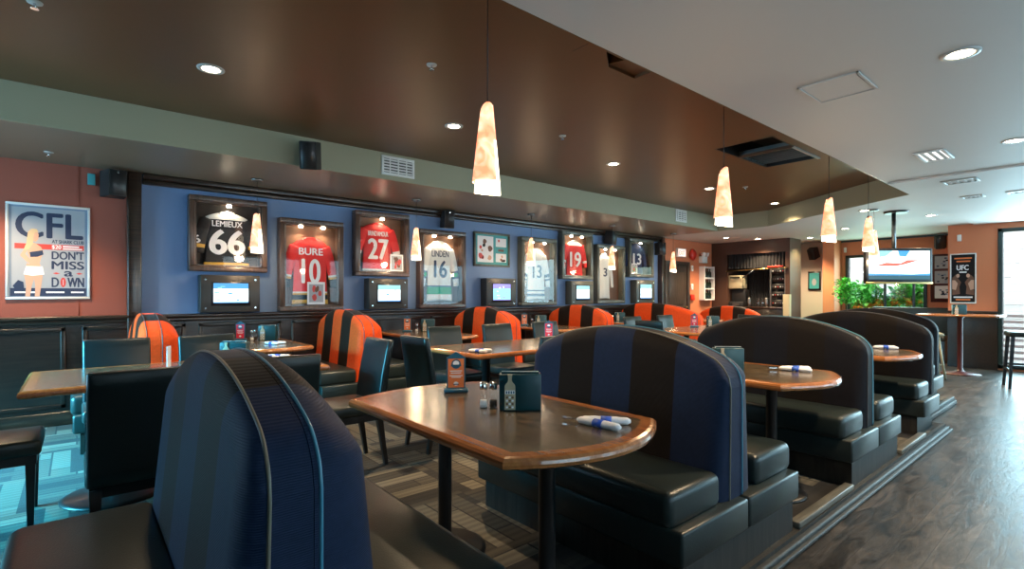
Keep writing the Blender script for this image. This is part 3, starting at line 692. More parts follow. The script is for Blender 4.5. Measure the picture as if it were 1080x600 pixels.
def mk_roll():
    r = empty('cutlery_roll'); tag(r, 'x', 'cutlery roll')
    NN = 14; rg = []; ml = []
    for i in range(NN + 1):
        t = i / NN; x_ = -0.095 + 0.19 * t; ry = 0.019 - 0.004 * abs(2 * t - 1) ** 3 + 0.001 * math.sin(i * 2.1)
        if i in (0, NN): ry *= 0.55
        rg.append([(x_, ry * math.cos(a), 0.0145 + 0.0145 * (ry / 0.019) * math.sin(a)) for a in [2 * PI * k / 14 for k in range(14)]])
    MB().rings(rg, 'napkin').build('napkin', r)
    MB().rings([[(xx, 0.0200 * math.cos(a), 0.0150 + 0.0150 * math.sin(a)) for a in [2 * PI * k / 18 for k in range(18)]] for xx in (-0.018, 0.022)], 'bandblue', cap=True).build('paper_band', r)
    f = MB(); f.box((-0.150, -0.003, 0.012), (-0.09, 0.003, 0.015), 'chrome')
    for k in range(3): f.box((-0.166, -0.007 + k * 0.006, 0.013), (-0.14, -0.005 + k * 0.006, 0.015), 'chrome')
    f.box((-0.143, -0.008, 0.012), (-0.137, 0.009, 0.015), 'chrome'); f.build('fork', r)
    return r
RO = Proto(mk_roll)
def pair(x_, y_, z_, rz, lab):
    RO((x_, y_, z_), rz, 'back one of two rolled napkins ' + lab, 'rolled cutlery on the tables')
    c_, s_ = math.cos(rz), math.sin(rz)
    RO((x_ - 0.025 * c_ + 0.055 * s_, y_ - 0.025 * s_ - 0.055 * c_, z_), rz - 0.55, 'front one of two rolled napkins ' + lab, 'rolled cutlery on the tables')
ZT = 0.7505
TO((1.47, 2.18, ZT), R(-32), 'orange table sign in a blue stand on the nearest wooden table', None)
def fwd(f, r_): c_, s_ = math.cos(R(49.8)), math.sin(R(49.8)); return (c_ * f + s_ * r_, s_ * f - c_ * r_)
x_, y_ = fwd(2.24, 0.03); CA((x_, y_, ZT), R(-40), 'dark teal menu holder with a bottle shaped tag on the nearest wooden table')
x_, y_ = fwd(2.27, -0.125); SA((x_, y_, ZT), 0, 'chrome lidded glass salt shaker left of the menu holder on the nearest table')
x_, y_ = fwd(2.27, -0.083); PE((x_, y_, ZT), 0, 'chrome lidded glass pepper shaker touching the menu holder on the nearest table')
x_, y_ = fwd(1.98, 0.36); pair(x_, y_, ZT, R(-52), 'on the nearest wooden table')
pair(3.60, 1.38, ZT, R(-45), 'on the second aisle table')
pair(5.66, 1.40, ZT, R(-45), 'on the third aisle table')
CA((3.18, 1.63, ZT), R(-45), 'teal menu holder on the second aisle table, just behind the striped bench')
SA((3.03, 1.66, ZT), 0, 'chrome lidded salt shaker beside the menu holder on the second aisle table')
pair(1.20, 4.25, ZT, R(-40), 'on the right end of the left dining table')
pair(2.66, 3.56, ZT, R(-40), 'on the middle dining table')
TR((4.00, 4.10, ZT), R(-50), 'red table sign on the middle dining table')
TR((7.10, 4.15, ZT), R(-52), 'red table sign on the far dining table')
CA((7.45, 4.05, ZT), R(-50), 'menu holder on the far dining table beside the red sign')
pair(7.45, 3.75, ZT, R(-40), 'on the far dining table')
CA((0.86, 4.10, ZT), R(-35), 'teal menu holder on the left dining table, seen just above the striped bench')
g = MB(); g.box((-0.03, -0.004, 0), (0.03, 0.004, 0.16), 'glass'); g.box((-0.026, -0.002, 0.006), (0.026, 0.002, 0.15), 'whiteink'); g.box((-0.035, -0.02, 0), (0.035, 0.02, 0.006), 'glass')
tag(g.build('card_stand', loc=(0.47, 4.12, ZT), rot=(0, 0, R(60))), 'clear upright card stand on the left dining table', 'card stand')
g = MB(); g.box((-0.04, -0.03, 0), (0.04, 0.03, 0.075), 'white', 0.004)
tag(g.build('sugar_box', loc=(0.985, 4.20, ZT), rot=(0, 0, R(-40))), 'small white box on the left dining table above the bench top', 'box')
for k, (x_, ln) in enumerate(((1.38, 'under the black jersey'), (3.38, 'under the red jersey beside the white one'), (5.45, 'before the second white jersey case'), (7.45, 'between the two farthest small televisions'))):
    (TR if k == 0 else TO)((x_ - 0.04, 6.10, ZT), R(-35), 'small table sign on the wall table ' + ln)
    CA((x_ + 0.20, 5.98, ZT), R(-35), 'menu holder on the wall table ' + ln)
    SA((x_ + 0.055, 6.02, ZT), 0, 'salt shaker on the wall table ' + ln)
    if k < 3: PE((x_ + 0.10, 6.08, ZT), 0, 'pepper shaker on the wall table ' + ln)
pair(1.52, 5.45, ZT, R(-35), 'on the wall table below the number 66 jersey')

# ------------------------------------------------------------ pendant lamps
def mk_shade_mesh():
    g = MB(); NV, NU = 16, 28; rg = []; ml = []
    for j in range(NV + 1):
        t = j / NV
        rad = 0.068 - 0.040 * t ** 1.15
        ring = []
        for i in range(NU):
            a = 2 * PI * i / NU
            z = 0.40 * t + (0.012 * math.sin(a + 0.6) * (1 - t) ** 3) + 0.028 * math.sin(a + 2.0) * t ** 4
            ring.append((rad * math.cos(a) * (1 + 0.03 * math.sin(2 * a)), rad * 0.9 * math.sin(a), z))
        rg.append(ring); ml.append('shade_glow' if t < 0.62 else 'shade')
    g.rings(rg, 'shade', cap=False, mlist=ml[:-1])
    return g
shade_master = [None]
def pendant(x_, y_, zb, ztopc, label, power=9):
    r = empty('pendant_lamp', (x_, y_, zb)); tag(r, label, 'pendant lamp', 'alabaster pendant lamps')
    if shade_master[0] is None:
        s_ = mk_shade_mesh().build('lamp_shade', r); shade_master[0] = s_
    else:
        s_ = shade_master[0].copy(); COL.objects.link(s_); s_.parent = r
    s_.rotation_euler = (0, 0, random.Random(int(x_ * 100)).random() * 0.8)
    # second, outer petal of orange glass wrapped round one side
    g = MB(); rg = []
    for j in range(11):
        t = j / 10; rad = 0.074 - 0.038 * t; rg.append([(rad * math.cos(a), rad * 0.93 * math.sin(a), 0.055 + 0.345 * t + 0.05 * math.cos(a * 1.5) * t * t * 0.5) for a in [R(120) + R(150) * i / 14 for i in range(15)]])
    vs = [p for q in rg for p in q]; g.add(vs, [(j * 15 + i, j * 15 + i + 1, (j + 1) * 15 + i + 1, (j + 1) * 15 + i) for j in range(10) for i in range(14)], 'shade', True)
    g.build('outer_glass', r)
    MB().cyl((0, 0, 0.36), (0, 0, 0.43), 0.014, 'steel', 12).build('lamp_holder', r)
    MB().cyl((0, 0, 0.42), (0, 0, ztopc - zb - 0.02), 0.0028, 'blackmat', 6).build('cord', r)
    MB().lathe([(0.055, -0.025), (0.06, -0.012), (0.06, 0.0)], 'steel', (0, 0, ztopc - zb), 24).build('canopy', r)
    MB().lathe([(0.008, 0.12), (0.022, 0.15), (0.026, 0.18), (0.014, 0.23), (0.012, 0.26)], 'bulb', n=12).build('bulb', r)
    l_ = bpy.data.lights.new('pendant_light', 'POINT'); l_.energy = power * 1.7; l_.color = (1.0, 0.68, 0.38); l_.shadow_soft_size = 0.05
    lo = bpy.data.objects.new('pendant_light', l_); COL.objects.link(lo); lo.parent = r; lo.location = (0, 0, -0.02)
    return r
pendant(1.48, 1.93, 1.72, ZB, 'large glowing orange and white pendant lamp over the nearest table, top centre', 13)
pendant(3.62, 1.88, 1.75, ZB, 'second glowing pendant lamp of the aisle row, right of centre', 12)
pendant(5.60, 1.84, 1.76, ZB, 'third glowing pendant lamp of the aisle row, right part of the photo', 10)
pendant(7.30, 1.97, 1.76, ZB, 'fourth pendant lamp of the aisle row, in front of the hanging television', 8)
pendant(9.0, 2.36, 1.76, ZC, 'farthest pendant lamp of the aisle row, half hidden behind the fourth', 6)
pl = ['pendant lamp before the black number 66 jersey case', 'pendant lamp between the number 27 and number 16 jersey cases', 'pendant lamp before the second white jersey case',
      'pendant lamp before the narrow white jersey case, third before the wall end', 'pendant lamp before the dark post at the far end of the jersey wall']
for (x_, y_), lb in zip(((1.50, 6.08), (3.43, 6.02), (5.42, 5.95), (7.46, 6.0), (9.42, 5.98)), pl): pendant(x_, y_, 1.70, ZC, lb, 6)

# ------------------------------------------------------------ recessed lights, vents, sprinklers
def mk_down():
    r = empty('recessed_light'); tag(r, 'x', 'ceiling light')
    MB().rings([[(q * math.cos(a), q * math.sin(a), z) for a in [2 * PI * i / 28 for i in range(28)]] for q, z in ((0.085, 0.0), (0.083, -0.006), (0.062, -0.007), (0.055, 0.0), (0.085, 0.0))], 'greymetal', cap=False).build('trim_ring', r)
    MB().lathe([(0.052, -0.004), (0.030, -0.0065), (0.004, -0.007)], 'bulb', n=20).build('lamp', r)
    return r
DN = Proto(mk_down)
def down(x_, y_, z_, power, label, col=(1.0, 0.74, 0.46), ang=120):
    r = DN((x_, y_, z_), 0, label, 'recessed ceiling lights')
    l_ = bpy.data.lights.new('recessed_spot', 'SPOT'); l_.energy = power; l_.color = col; l_.spot_size = R(ang); l_.spot_blend = 0.6; l_.shadow_soft_size = 0.05
    lo = bpy.data.objects.new('recessed_spot', l_); COL.objects.link(lo); lo.parent = r; lo.location = (0, 0, -0.03)
down(0.70, 4.02, ZB, 128, 'recessed light at the upper left of the brown ceiling')
down(2.64, 3.95, ZB, 144, 'recessed light in the brown ceiling left of the big pendant lamp')
down(4.85, 3.88, ZB, 144, 'recessed light in the brown ceiling right of the big pendant lamp')
down(7.05, 3.88, ZB, 119, 'recessed light in the brown ceiling above the far dining table')
down(9.05, 3.80, ZB, 102, 'recessed light at the far end of the brown ceiling')
down(3.51, 0.54, ZC, 85, 'recessed light nearest in the grey ceiling, upper right')
down(5.83, 0.56, ZC, 76, 'recessed light in the grey ceiling at the right edge of the photo')
down(9.01, 2.48, ZC, 68, 'recessed light in the far grey ceiling above the fourth pendant lamp')
down(10.36, 1.95, ZC, 68, 'recessed light in the far grey ceiling right of the hanging television')
down(11.0, 5.66, ZC, 76, 'recessed light before the orange wall with the door')
down(-0.6, 5.85, ZC, 37, 'recessed light under the soffit at the left edge')
down(12.4, 4.45, ZC, 90, 'green tinted recessed light beside the curtained service station', (0.1, 1.0, 0.55))
down(11.75, 5.30, ZC, 45, 'recessed light just in front of the curtained service station')
down(12.9, 4.95, ZC, 40, 'recessed light added to brighten the cream wall behind the service station corner')  # added lamp, only there to brighten the cream wall
down(11.2, 3.4, ZC, 45, 'recessed light in the far grey ceiling left of the third pendant lamp')
def mk_spr():
    r = empty('sprinkler'); tag(r, 'x', 'sprinkler')
    MB().lathe([(0.035, 0.0), (0.033, -0.006), (0.012, -0.008)], 'greymetal', n=16).build('plate', r)
    g = MB(); g.cyl((0, 0, -0.006), (0, 0, -0.035), 0.006, 'chrome', 8); g.lathe([(0.018, -0.037), (0.018, -0.034)], 'chrome', n=12); g.build('head', r)
    return r
SP = Proto(mk_spr)
for (x_, y_, z_), lb in (((-0.17, 3.7, ZB), 'sprinkler head at the top left of the brown ceiling'), ((3.61, 3.51, ZB), 'sprinkler head in the brown ceiling between two recessed lights'), ((1.82, 2.99, ZB), 'tiny sprinkler head left of the big pendant lamp cord'),
                         ((7.34, 3.49, ZB), 'sprinkler head behind the second aisle pendant lamp'), ((-0.19, 6.1, ZC), 'sprinkler head under the left soffit')):
    SP((x_, y_, z_), 0, lb, 'ceiling sprinklers')
def vent(name, label, T, u0, v0, u1, v1, slat_m, frame_m='white', n=6, cat='vent', vert=False, depth=0.012, cols=0):
    r = empty(name); tag(r, label, cat)
    e = 0.028
    g = MB(); g.T = T
    for a in (((u0, v0), (u1, v0 + e)), ((u0, v1 - e), (u1, v1)), ((u0, v0 + e), (u0 + e, v1 - e)), ((u1 - e, v0 + e), (u1, v1 - e))): g.box((*a[0], 0), (*a[1], depth), frame_m, 0.003, 1)
    for k in range(cols): uu = u0 + (u1 - u0) * (k + 1) / (cols + 1); g.box((uu - 0.006, v0 + e, 0), (uu + 0.006, v1 - e, depth), frame_m)
    g.build('frame', r)
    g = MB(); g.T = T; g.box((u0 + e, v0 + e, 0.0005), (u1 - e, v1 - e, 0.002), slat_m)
    for k in range(n):
        vv = v0 + e + (v1 - v0 - 2 * e) * (k + 0.5) / n; h_ = (v1 - v0 - 2 * e) / n * 0.25
        g.box((u0 + e, vv - h_, 0.002), (u1 - e, vv + h_, depth * 0.7), frame_m if slat_m != 'diffuser' else 'greymetal')
    g.build('grille', r); return r
def TZ(z): return Matrix(((1, 0, 0, 0), (0, -1, 0, 0), (0, 0, -1, z), (0, 0, 0, 1)))
TF = WY.copy(); TF[1][3] = 5.175
vent('air_vent', 'square white air vent on the sage fascia, above the number 27 jersey', TF, 2.52, 2.55, 2.92, 2.76, 'darkwall', n=5, cols=3)
vent('air_vent', 'small white air vent at the far end of the sage fascia', TF, 8.22, 2.56, 8.58, 2.78, 'darkwall', n=5, cols=3)
vent('ceiling_diffuser', 'bright rectangular slotted diffuser in the grey ceiling', TZ(ZC), 5.68, -1.20, 6.12, -0.98, 'diffuser', n=3)  # air vent, no lamp: its brightness is put in as emission
vent('air_vent', 'flat grey vent right of the bright diffuser, nearer of the slim ones', TZ(ZC - 0.02), 7.20, -1.28, 7.46, -0.98, 'greymetal', 'greymetal', n=4)
vent('air_vent', 'flat grey vent in the grey ceiling, farther of the slim ones', TZ(ZC - 0.02), 8.50, -1.32, 8.72, -1.10, 'greymetal', 'greymetal', n=4)
vent('air_vent', 'flat white vent at the right edge of the photo', TZ(ZC - 0.02), 8.5, -0.90, 8.72, -0.62, 'white', 'white', n=4)
r = empty('access_panel', (3.34, 0.95, ZC)); tag(r, 'grey painted square access panel in the ceiling above the aisle', 'access panel')
g = MB(); g.box((0.02, 0.02, -0.004), (0.35, 0.30, 0), 'ceil_grey'); g.build('hatch', r)
g = MB()
for a, b in (((0, 0), (0.37, 0.012)), ((0, 0.308), (0.37, 0.32)), ((0, 0), (0.012, 0.32)), ((0.358, 0), (0.37, 0.32))): g.box((*a, -0.008), (*b, 0), 'ceil_grey')
g.build('rim', r)
# open hatches in the brown ceiling
r = empty('ceiling_hatch', (5.80, 2.495, ZB)); tag(r, 'black open rectangular hatch in the brown ceiling behind the second aisle lamp', 'ceiling hatch')
g = MB()
g.box((-0.62, -0.305, 0.0), (-0.60, 0.305, 0.25), 'black'); g.box((0.60, -0.305, 0), (0.62, 0.305, 0.25), 'black'); g.box((-0.62, -0.305, 0), (0.62, -0.285, 0.25), 'black'); g.box((-0.62, 0.285, 0), (0.62, 0.305, 0.25), 'black'); g.box((-0.62, -0.305, 0.24), (0.62, 0.305, 0.26), 'blackmat')
g.build('shaft', r)
g = MB()
for k in range(9): g.box((-0.1 + k * 0.075, -0.28, 0.02), (-0.09 + k * 0.075, 0.28, 0.06), 'steel')
g.build('grille', r)
g = MB(); g.box((-0.10, -0.29, -0.01), (-0.08, 0.29, 0.02), 'ceil_brown'); g.box((-0.1, -0.30, -0.014), (0.62, -0.275, 0.0), 'greymetal'); g.build('rim', r)
r = empty('ceiling_hatch', (2.725, 2.05, ZB)); tag(r, 'dark angular ceiling opening cut by the grey ceiling edge, top centre', 'ceiling hatch')
g = MB(); g.box((-0.325, -0.2, 0.0), (-0.32, 0.2, 0.3), 'blackmat'); g.box((0.32, -0.2, 0), (0.325, 0.2, 0.3), 'ceil_brown'); g.box((-0.325, 0.195, 0), (0.325, 0.2, 0.3), 'ceil_brown'); g.box((-0.325, -0.2, 0), (0.325, -0.195, 0.3), 'ceil_brown'); g.box((-0.325, -0.2, 0.3), (0.325, 0.2, 0.31), 'blackmat')
g.build('shaft', r)
g = MB(); g.prism([(-0.32, 0.195), (-0.32, -0.05), (0.03, 0.195)], 0.0, 0.03, 'ceil_brown'); g.prism([(0.03, 0.195), (0.32, 0.195), (0.32, -0.195), (0.16, -0.195)], 0.02, 0.12, 'ceil_brown'); g.build('baffle', r)

# ------------------------------------------------------------ speakers
def mk_speaker(w_=0.2, h_=0.26, d_=0.18):
    def fn():
        r = empty('speaker'); tag(r, 'x', 'speaker')
        g = MB(); g.prism([(-w_ / 2, 0), (w_ / 2, 0), (w_ * 0.36, -d_), (-w_ * 0.36, -d_)], -h_ / 2, h_ / 2, 'blackmat', bev=0.006); g.build('cabinet', r)
        MB().box((-w_ * 0.33, -d_ - 0.006, -h_ * 0.46), (w_ * 0.33, -d_, h_ * 0.46), 'black', 0.003, 1).build('grille', r)
        g = MB(); g.box((-0.02, 0.0, -0.015), (0.02, 0.05, 0.015), 'steel'); g.box((-0.035, 0.045, -0.05), (0.035, 0.055, 0.05), 'steel'); g.build('bracket', r)
        g = MB(); g.cyl((0, -d_ - 0.007, h_ * 0.38), (0, -d_ - 0.010, h_ * 0.38), 0.008, 'chrome', 8); g.build('badge', r)
        return r
    return fn
SK = Proto(mk_speaker())
def sp(x_, y_, z_, rz, tilt, lb):
    o = SK((x_, y_, z_), rz, lb, 'black wall speakers'); o.rotation_euler = (tilt, 0, rz)
sp(1.74, 5.11, 2.60, R(-25), R(14), 'black speaker angled on the sage fascia at the left')
sp(0.27, 6.53, 2.34, R(12), 0, 'black speaker on the terracotta wall beside the dark post')
sp(4.24, 6.53, 2.37, R(-20), R(8), 'dark speaker on the blue wall above the number 16 jersey')
sp(7.98, 6.53, 2.36, R(0), R(8), 'twin looking dark speaker on the blue wall right of the number 19 jersey')
sp(9.62, 6.46, 2.22, R(-30), 0, 'brown shaded speaker on the post at the end of the jersey wall')
sp(13.62, 4.78, 2.26, R(-100), R(25), 'tilted speaker with green light on it on the cream wall')
sp(13.66, 2.42, 2.34, R(-80), R(15), 'black speaker on the orange wall above the red photo board')
tag(MB().box((0.08, 6.57, 2.33), (0.14, 6.6, 2.44), 'tealink', 0.004).build('wall_box'), 'small pale teal wall box left of the speaker on the terracotta wall', 'wall box')

# ------------------------------------------------------------ jersey cases
def case(x0, x1, z0, z1, label, frame='framewood', back='case_back', lights=2, depth=0.13, group='lit jersey display cases', power=2.2):
    r = empty('display_case', ((x0 + x1) / 2, 6.6, z0)); tag(r, label, 'display case', group)
    w2 = (x1 - x0) / 2; h_ = z1 - z0; e = 0.06; T = WY
    g = MB(); g.T = T
    for a, b in (((-w2, 0), (w2, e)), ((-w2, h_ - e), (w2, h_)), ((-w2, e), (-w2 + e, h_ - e)), ((w2 - e, e), (w2, h_ - e))):
        g.box((*a, 0.002), (*b, depth), frame, 0.008, 2); 
    for a, b in (((-w2 + e, e), (w2 - e, e + 0.015)), ((-w2 + e, h_ - e - 0.015), (w2 - e, h_ - e)), ((-w2 + e, e), (-w2 + e + 0.015, h_ - e)), ((w2 - e - 0.015, e), (w2 - e, h_ - e))):
        g.box((*a, 0.01), (*b, depth - 0.02), frame)
    g.build('frame', r)
    g = MB(); g.T = T; g.box((-w2 + e, e, 0.001), (w2 - e, h_ - e, 0.008), back); g.build('backing', r)
    g = MB(); g.T = T; g.box((-w2 + e, e, depth - 0.016), (w2 - e, h_ - e, depth - 0.012), 'caseglass'); g.build('glass', r)
    for k in range(lights):
        u = 0 if lights == 1 else (-0.35 + 0.7 * k) * w2
        g = MB(); g.T = T; g.T = T @ Matrix.Translation((u, h_ - e - 0.03, depth - 0.045)) @ Matrix.Rotation(R(90), 4, 'X')
        g.lathe([(0.022, -0.016), (0.028, 0.0), (0.024, 0.012)], 'bulb', n=14); lo = g.build('case_lamp', r)
        l_ = bpy.data.lights.new('case_spot', 'SPOT'); l_.energy = power * 2.2; l_.color = (1.0, 0.76, 0.50); l_.spot_size = R(150); l_.spot_blend = 0.5; l_.shadow_soft_size = 0.02
        q = bpy.data.objects.new('case_spot', l_); COL.objects.link(q); q.parent = r; q.location = (u, -(depth - 0.035), h_ - e - 0.055); q.rotation_euler = (R(-14), 0, 0)
    return r
def jersey(xc, zt, w_, h_, body, sleeve, label, name=None, num=None, numc='whiteink', namec='whiteink', hem=(), cuff=(), sleeves=(1, 1), splay=0.05, tilt=0, num_w=0.2, num_h=0.26, yoke=None, card=None, sleeve_num=None):
    r = empty('hockey_jersey', (xc, 6.585, zt - h_)); tag(r, label, 'jersey')
    r.rotation_euler = (0, tilt, 0)
    g = MB(); NV = 40; NU = 32; rg = []; ml = []
    for j in range(NV + 1):
        t = j / NV; z = h_ * t
        if t < 0.86: rx = w_ / 2 * (1.02 - 0.10 * math.sin(PI * min(t / 0.86, 1)))
        else: q = (t - 0.86) / 0.14; rx = w_ / 2 * (1.02 - 0.60 * q ** 2.0)
        ring = []
        for i in range(NU):
            a = 2 * PI * i / NU
            fold = 0.004 * math.sin(6 * a + 5 * t) * (1 - t)
            ring.append((rx * math.cos(a), -0.034 + (0.027 + fold) * math.sin(a) * (1 if t < 0.9 else 1 - 0.5 * (t - 0.9) / 0.1), z - (0.02 * math.cos(a) ** 2 if t < 0.05 else 0)))
        rg.append(ring)
        mm = body
        for a_, b_, c_ in hem:
            if a_ <= t < b_: mm = c_
        if yoke and t > 0.86: mm = yoke
        ml.append(mm)
    g.rings(rg, body, mlist=ml[:-1]); bo = g.build('jersey_body', r)
    for k, sx in enumerate((-1, 1)):
        if not sleeves[k]: continue
        p0 = Vector((sx * w_ * 0.40, -0.034, h_ * 0.88)); p1 = Vector((sx * (w_ * 0.58 + splay * 0.5), -0.034, h_ * 0.58)); p2 = Vector((sx * (w_ * 0.56 + splay), -0.036, h_ * 0.24))
        rg = []; ml = []
        for j in range(21):
            t = j / 20; p = (1 - t) ** 2 * p0 + 2 * t * (1 - t) * p1 + t * t * p2
            rr = (0.085 - 0.030 * t) * (w_ / 0.5) * (0.75 if j == 0 else 1)
            tang = (2 * (1 - t) * (p1 - p0) + 2 * t * (p2 - p1)).normalized(); u = Vector((tang.z, 0, -tang.x))
            rg.append([tuple(p + u * rr * math.cos(a) + Vector((0, 1, 0)) * 0.024 * math.sin(a)) for a in [2 * PI * i / 18 for i in range(18)]])
            mm = sleeve
            for a_, b_, c_ in cuff:
                if a_ <= t < b_: mm = c_
            ml.append(mm)
        g = MB(); g.rings(rg, sleeve, mlist=ml[:-1]); so = g.build('sleeve', r)
        if sleeve_num and sx < 0:
            g = MB(); g.T = WY @ Matrix.Translation((p1.x - 0.01, 0, 0)); g.text(sleeve_num, -0.05, h_ * 0.42, 0.02, h_ * 0.56, 0.064, 'whiteink'); g.build('sleeve_number', so)
    g = MB(); g.T = WY @ Matrix.Translation((0, h_ * 0.985, 0.034)); g.rings([[(0.075 * math.cos(a) * k, 0.028 * math.sin(a) * k, z) for a in [2 * PI * i / 20 for i in range(20)]] for k, z in ((1.15, -0.02), (1.15, 0.012), (0.9, 0.016))], yoke or body)
    g.build('collar', r)
    if name:
        g = MB(); g.T = WY; g.text(name, -w_ * 0.33, h_ * 0.745, w_ * 0.33, h_ * 0.85, 0.064, namec, 0.03); g.build('name_lettering', r)
    if num:
        g = MB(); g.T = WY; g.text(num, -num_w / 2, h_ * 0.68 - num_h, num_w / 2, h_ * 0.68, 0.066, numc, 0.05); g.build('number', r)
    return r
def photo_card(x0, z0, x1, z1, y_, label, inks=('redink', 'brownink')):
    r = empty('photo_card', ((x0 + x1) / 2, y_, z0)); tag(r, label, 'photo'); w2 = (x1 - x0) / 2; h_ = z1 - z0
    g = MB(); g.T = WY; g.box((-w2, 0, 0), (w2, h_, 0.004), 'whiteink'); g.build('card', r)
    g = MB(); g.T = WY; rn = random.Random(int(x0 * 100)); g.quad(-w2 * 0.8, h_ * 0.1, w2 * 0.8, h_ * 0.9, 0.0045, 'paleink')
    for k in range(9):
        cx = rn.uniform(-0.5, 0.5) * w2; cy = h_ * rn.uniform(0.25, 0.78); rr = w2 * rn.uniform(0.14, 0.32)
        g.poly([(cx + rr * math.cos(a) * rn.uniform(0.7, 1.1), cy + rr * 1.3 * math.sin(a)) for a in [2 * PI * i / 9 for i in range(9)]], 0.005 + k * 0.0002, inks[k % 2])
    g.build('print', r)
case(0.92, 1.71, 1.50, 2.33, 'walnut framed glass case with the black number 66 jersey', lights=1, back='case_dark')
jersey(1.30, 2.16, 0.46, 0.60, 'j_black', 'j_black', 'black hockey jersey number 66 with white numerals in the leftmost case', 'LEMIEUX', '66', hem=((0, 0.06, 'j_gold'),), cuff=((0.75, 0.85, 'j_gold'),), num_w=0.34, num_h=0.27, yoke='j_white', splay=0.02, sleeve_num='6')
case(1.85, 2.63, 1.04, 2.17, 'tall walnut framed case with the red number 10 jersey', power=3.0)
jersey(2.23, 1.94, 0.44, 0.80, 'j_red', 'j_red', 'red hockey jersey number 10 with black and gold bands in the second case', 'BURE', '10', hem=((0.0, 0.05, 'j_gold'), (0.05, 0.11, 'j_black'), (0.11, 0.15, 'j_gold'), (0.15, 0.17, 'j_white')), cuff=((0.68, 0.72, 'j_white'), (0.72, 0.8, 'j_gold'), (0.8, 1.1, 'j_black')), num_w=0.22, num_h=0.30)
photo_card(2.18, 1.12, 2.40, 1.40, 6.512, 'white photo card at the hem of the red jersey with gold bands')
case(2.79, 3.58, 1.49, 2.36, 'walnut framed case with the red number 27 jersey', lights=1)
jersey(3.13, 2.20, 0.44, 0.64, 'j_red', 'j_red', 'red hockey jersey number 27 in the third case', "BRIND'AMOUR", '27', hem=((0.0, 0.04, 'j_white'),), cuff=((0.7, 0.8, 'j_white'), (0.8, 1.1, 'j_black')), num_w=0.28, num_h=0.27)
photo_card(3.30, 1.56, 3.50, 1.80, 6.512, 'hockey photo card propped on the red number 27 jersey')
case(3.75, 4.55, 1.04, 2.19, 'tall walnut framed case with the white number 16 jersey', power=3.0)
jersey(4.12, 2.02, 0.44, 0.86, 'j_white', 'j_white', 'white hockey jersey number 16 with a green hem band in the fourth case', 'LINDEN', '16', 'navyink', 'navyink', hem=((0.10, 0.22, 'j_green'), (0.08, 0.10, 'j_navy'), (0.22, 0.24, 'j_navy')), cuff=((0.6, 0.62, 'j_navy'), (0.62, 0.75, 'j_green'), (0.75, 0.78, 'j_navy')), num_w=0.21, num_h=0.25)
case(5.69, 6.52, 1.05, 2.22, 'tall case with the white jersey between the picture collage and the number 19 jersey', 'greyframe', power=3.0)
jersey(6.08, 2.02, 0.42, 0.85, 'j_white', 'j_white', 'white hockey jersey with dark bands in the fifth case', None, '13', 'navyink', hem=((0.05, 0.08, 'j_navy'), (0.14, 0.17, 'j_navy')), cuff=((0.6, 0.66, 'j_navy'), (0.74, 0.8, 'j_navy')), num_w=0.2, num_h=0.22)
case(6.66, 7.49, 1.52, 2.40, 'greyish framed case with the red number 19 jersey', 'greyframe')
jersey(7.05, 2.22, 0.44, 0.62, 'j_red', 'j_red', 'red hockey jersey number 19 with white numerals', None, '19', num_w=0.28, num_h=0.27, yoke='j_white', cuff=((0.7, 0.8, 'j_white'),))
case(7.62, 8.47, 1.06, 2.21, 'tall case with the plain white folded jersey left of the number 13 jersey', 'greyframe', power=3.0)
jersey(7.90, 2.03, 0.34, 0.86, 'j_white', 'j_white', 'plain white hockey jersey hanging narrow in the sixth case', None, '3', 'navyink', num_w=0.1, num_h=0.16)
case(8.62, 9.46, 1.60, 2.40, 'greyish framed unlit case with the navy number 13 jersey', 'greyframe', 'case_dark', lights=1, power=1.0)
jersey(8.93, 2.28, 0.46, 0.60, 'j_navy', 'j_navy', 'navy hockey jersey with white numerals in the last case', None, '13', num_w=0.26, num_h=0.22)
photo_card(8.72, 1.67, 8.92, 1.88, 6.512, 'green toned photo card in the last case', ('greenink', 'redink'))
# framed collage
r = empty('framed_pictures', (5.14, 6.6, 1.69)); tag(r, 'green framed hockey picture collage between the white jerseys', 'framed picture')
g = MB(); g.T = WY
for a, b in (((-0.37, 0), (0.37, 0.035)), ((-0.37, 0.515), (0.37, 0.55)), ((-0.37, 0.035), (-0.335, 0.515)), ((0.335, 0.035), (0.37, 0.515))): g.box((*a, 0.002), (*b, 0.035), 'greyframe', 0.005, 1)
g.build('frame', r)
g = MB(); g.T = WY; g.box((-0.335, 0.035, 0.002), (0.335, 0.515, 0.012), 'tealink'); g.quad(-0.29, 0.07, 0.03, 0.49, 0.0125, 'whiteink'); g.quad(0.08, 0.33, 0.30, 0.47, 0.0125, 'whiteink'); g.quad(0.08, 0.08, 0.30, 0.22, 0.0125, 'whiteink'); g.quad(0.13, 0.255, 0.25, 0.29, 0.0125, 'brownink')
rn = random.Random(4)
for k in range(16):
    cx, cy = (rn.uniform(-0.24, -0.02), rn.uniform(0.12, 0.42)) if k < 9 else (rn.uniform(0.11, 0.27), rn.choice((rn.uniform(0.35, 0.44), rn.uniform(0.1, 0.2))))
    rr = rn.uniform(0.02, 0.055) if k < 9 else 0.022
    g.poly([(cx + rr * math.cos(a) * rn.uniform(0.7, 1.2), cy + rr * math.sin(a)) for a in [2 * PI * i / 9 for i in range(9)]], 0.013 + k * 0.0001, ('redink', 'blackink', 'skin', 'brownink')[k % 4])
g.build('print', r)
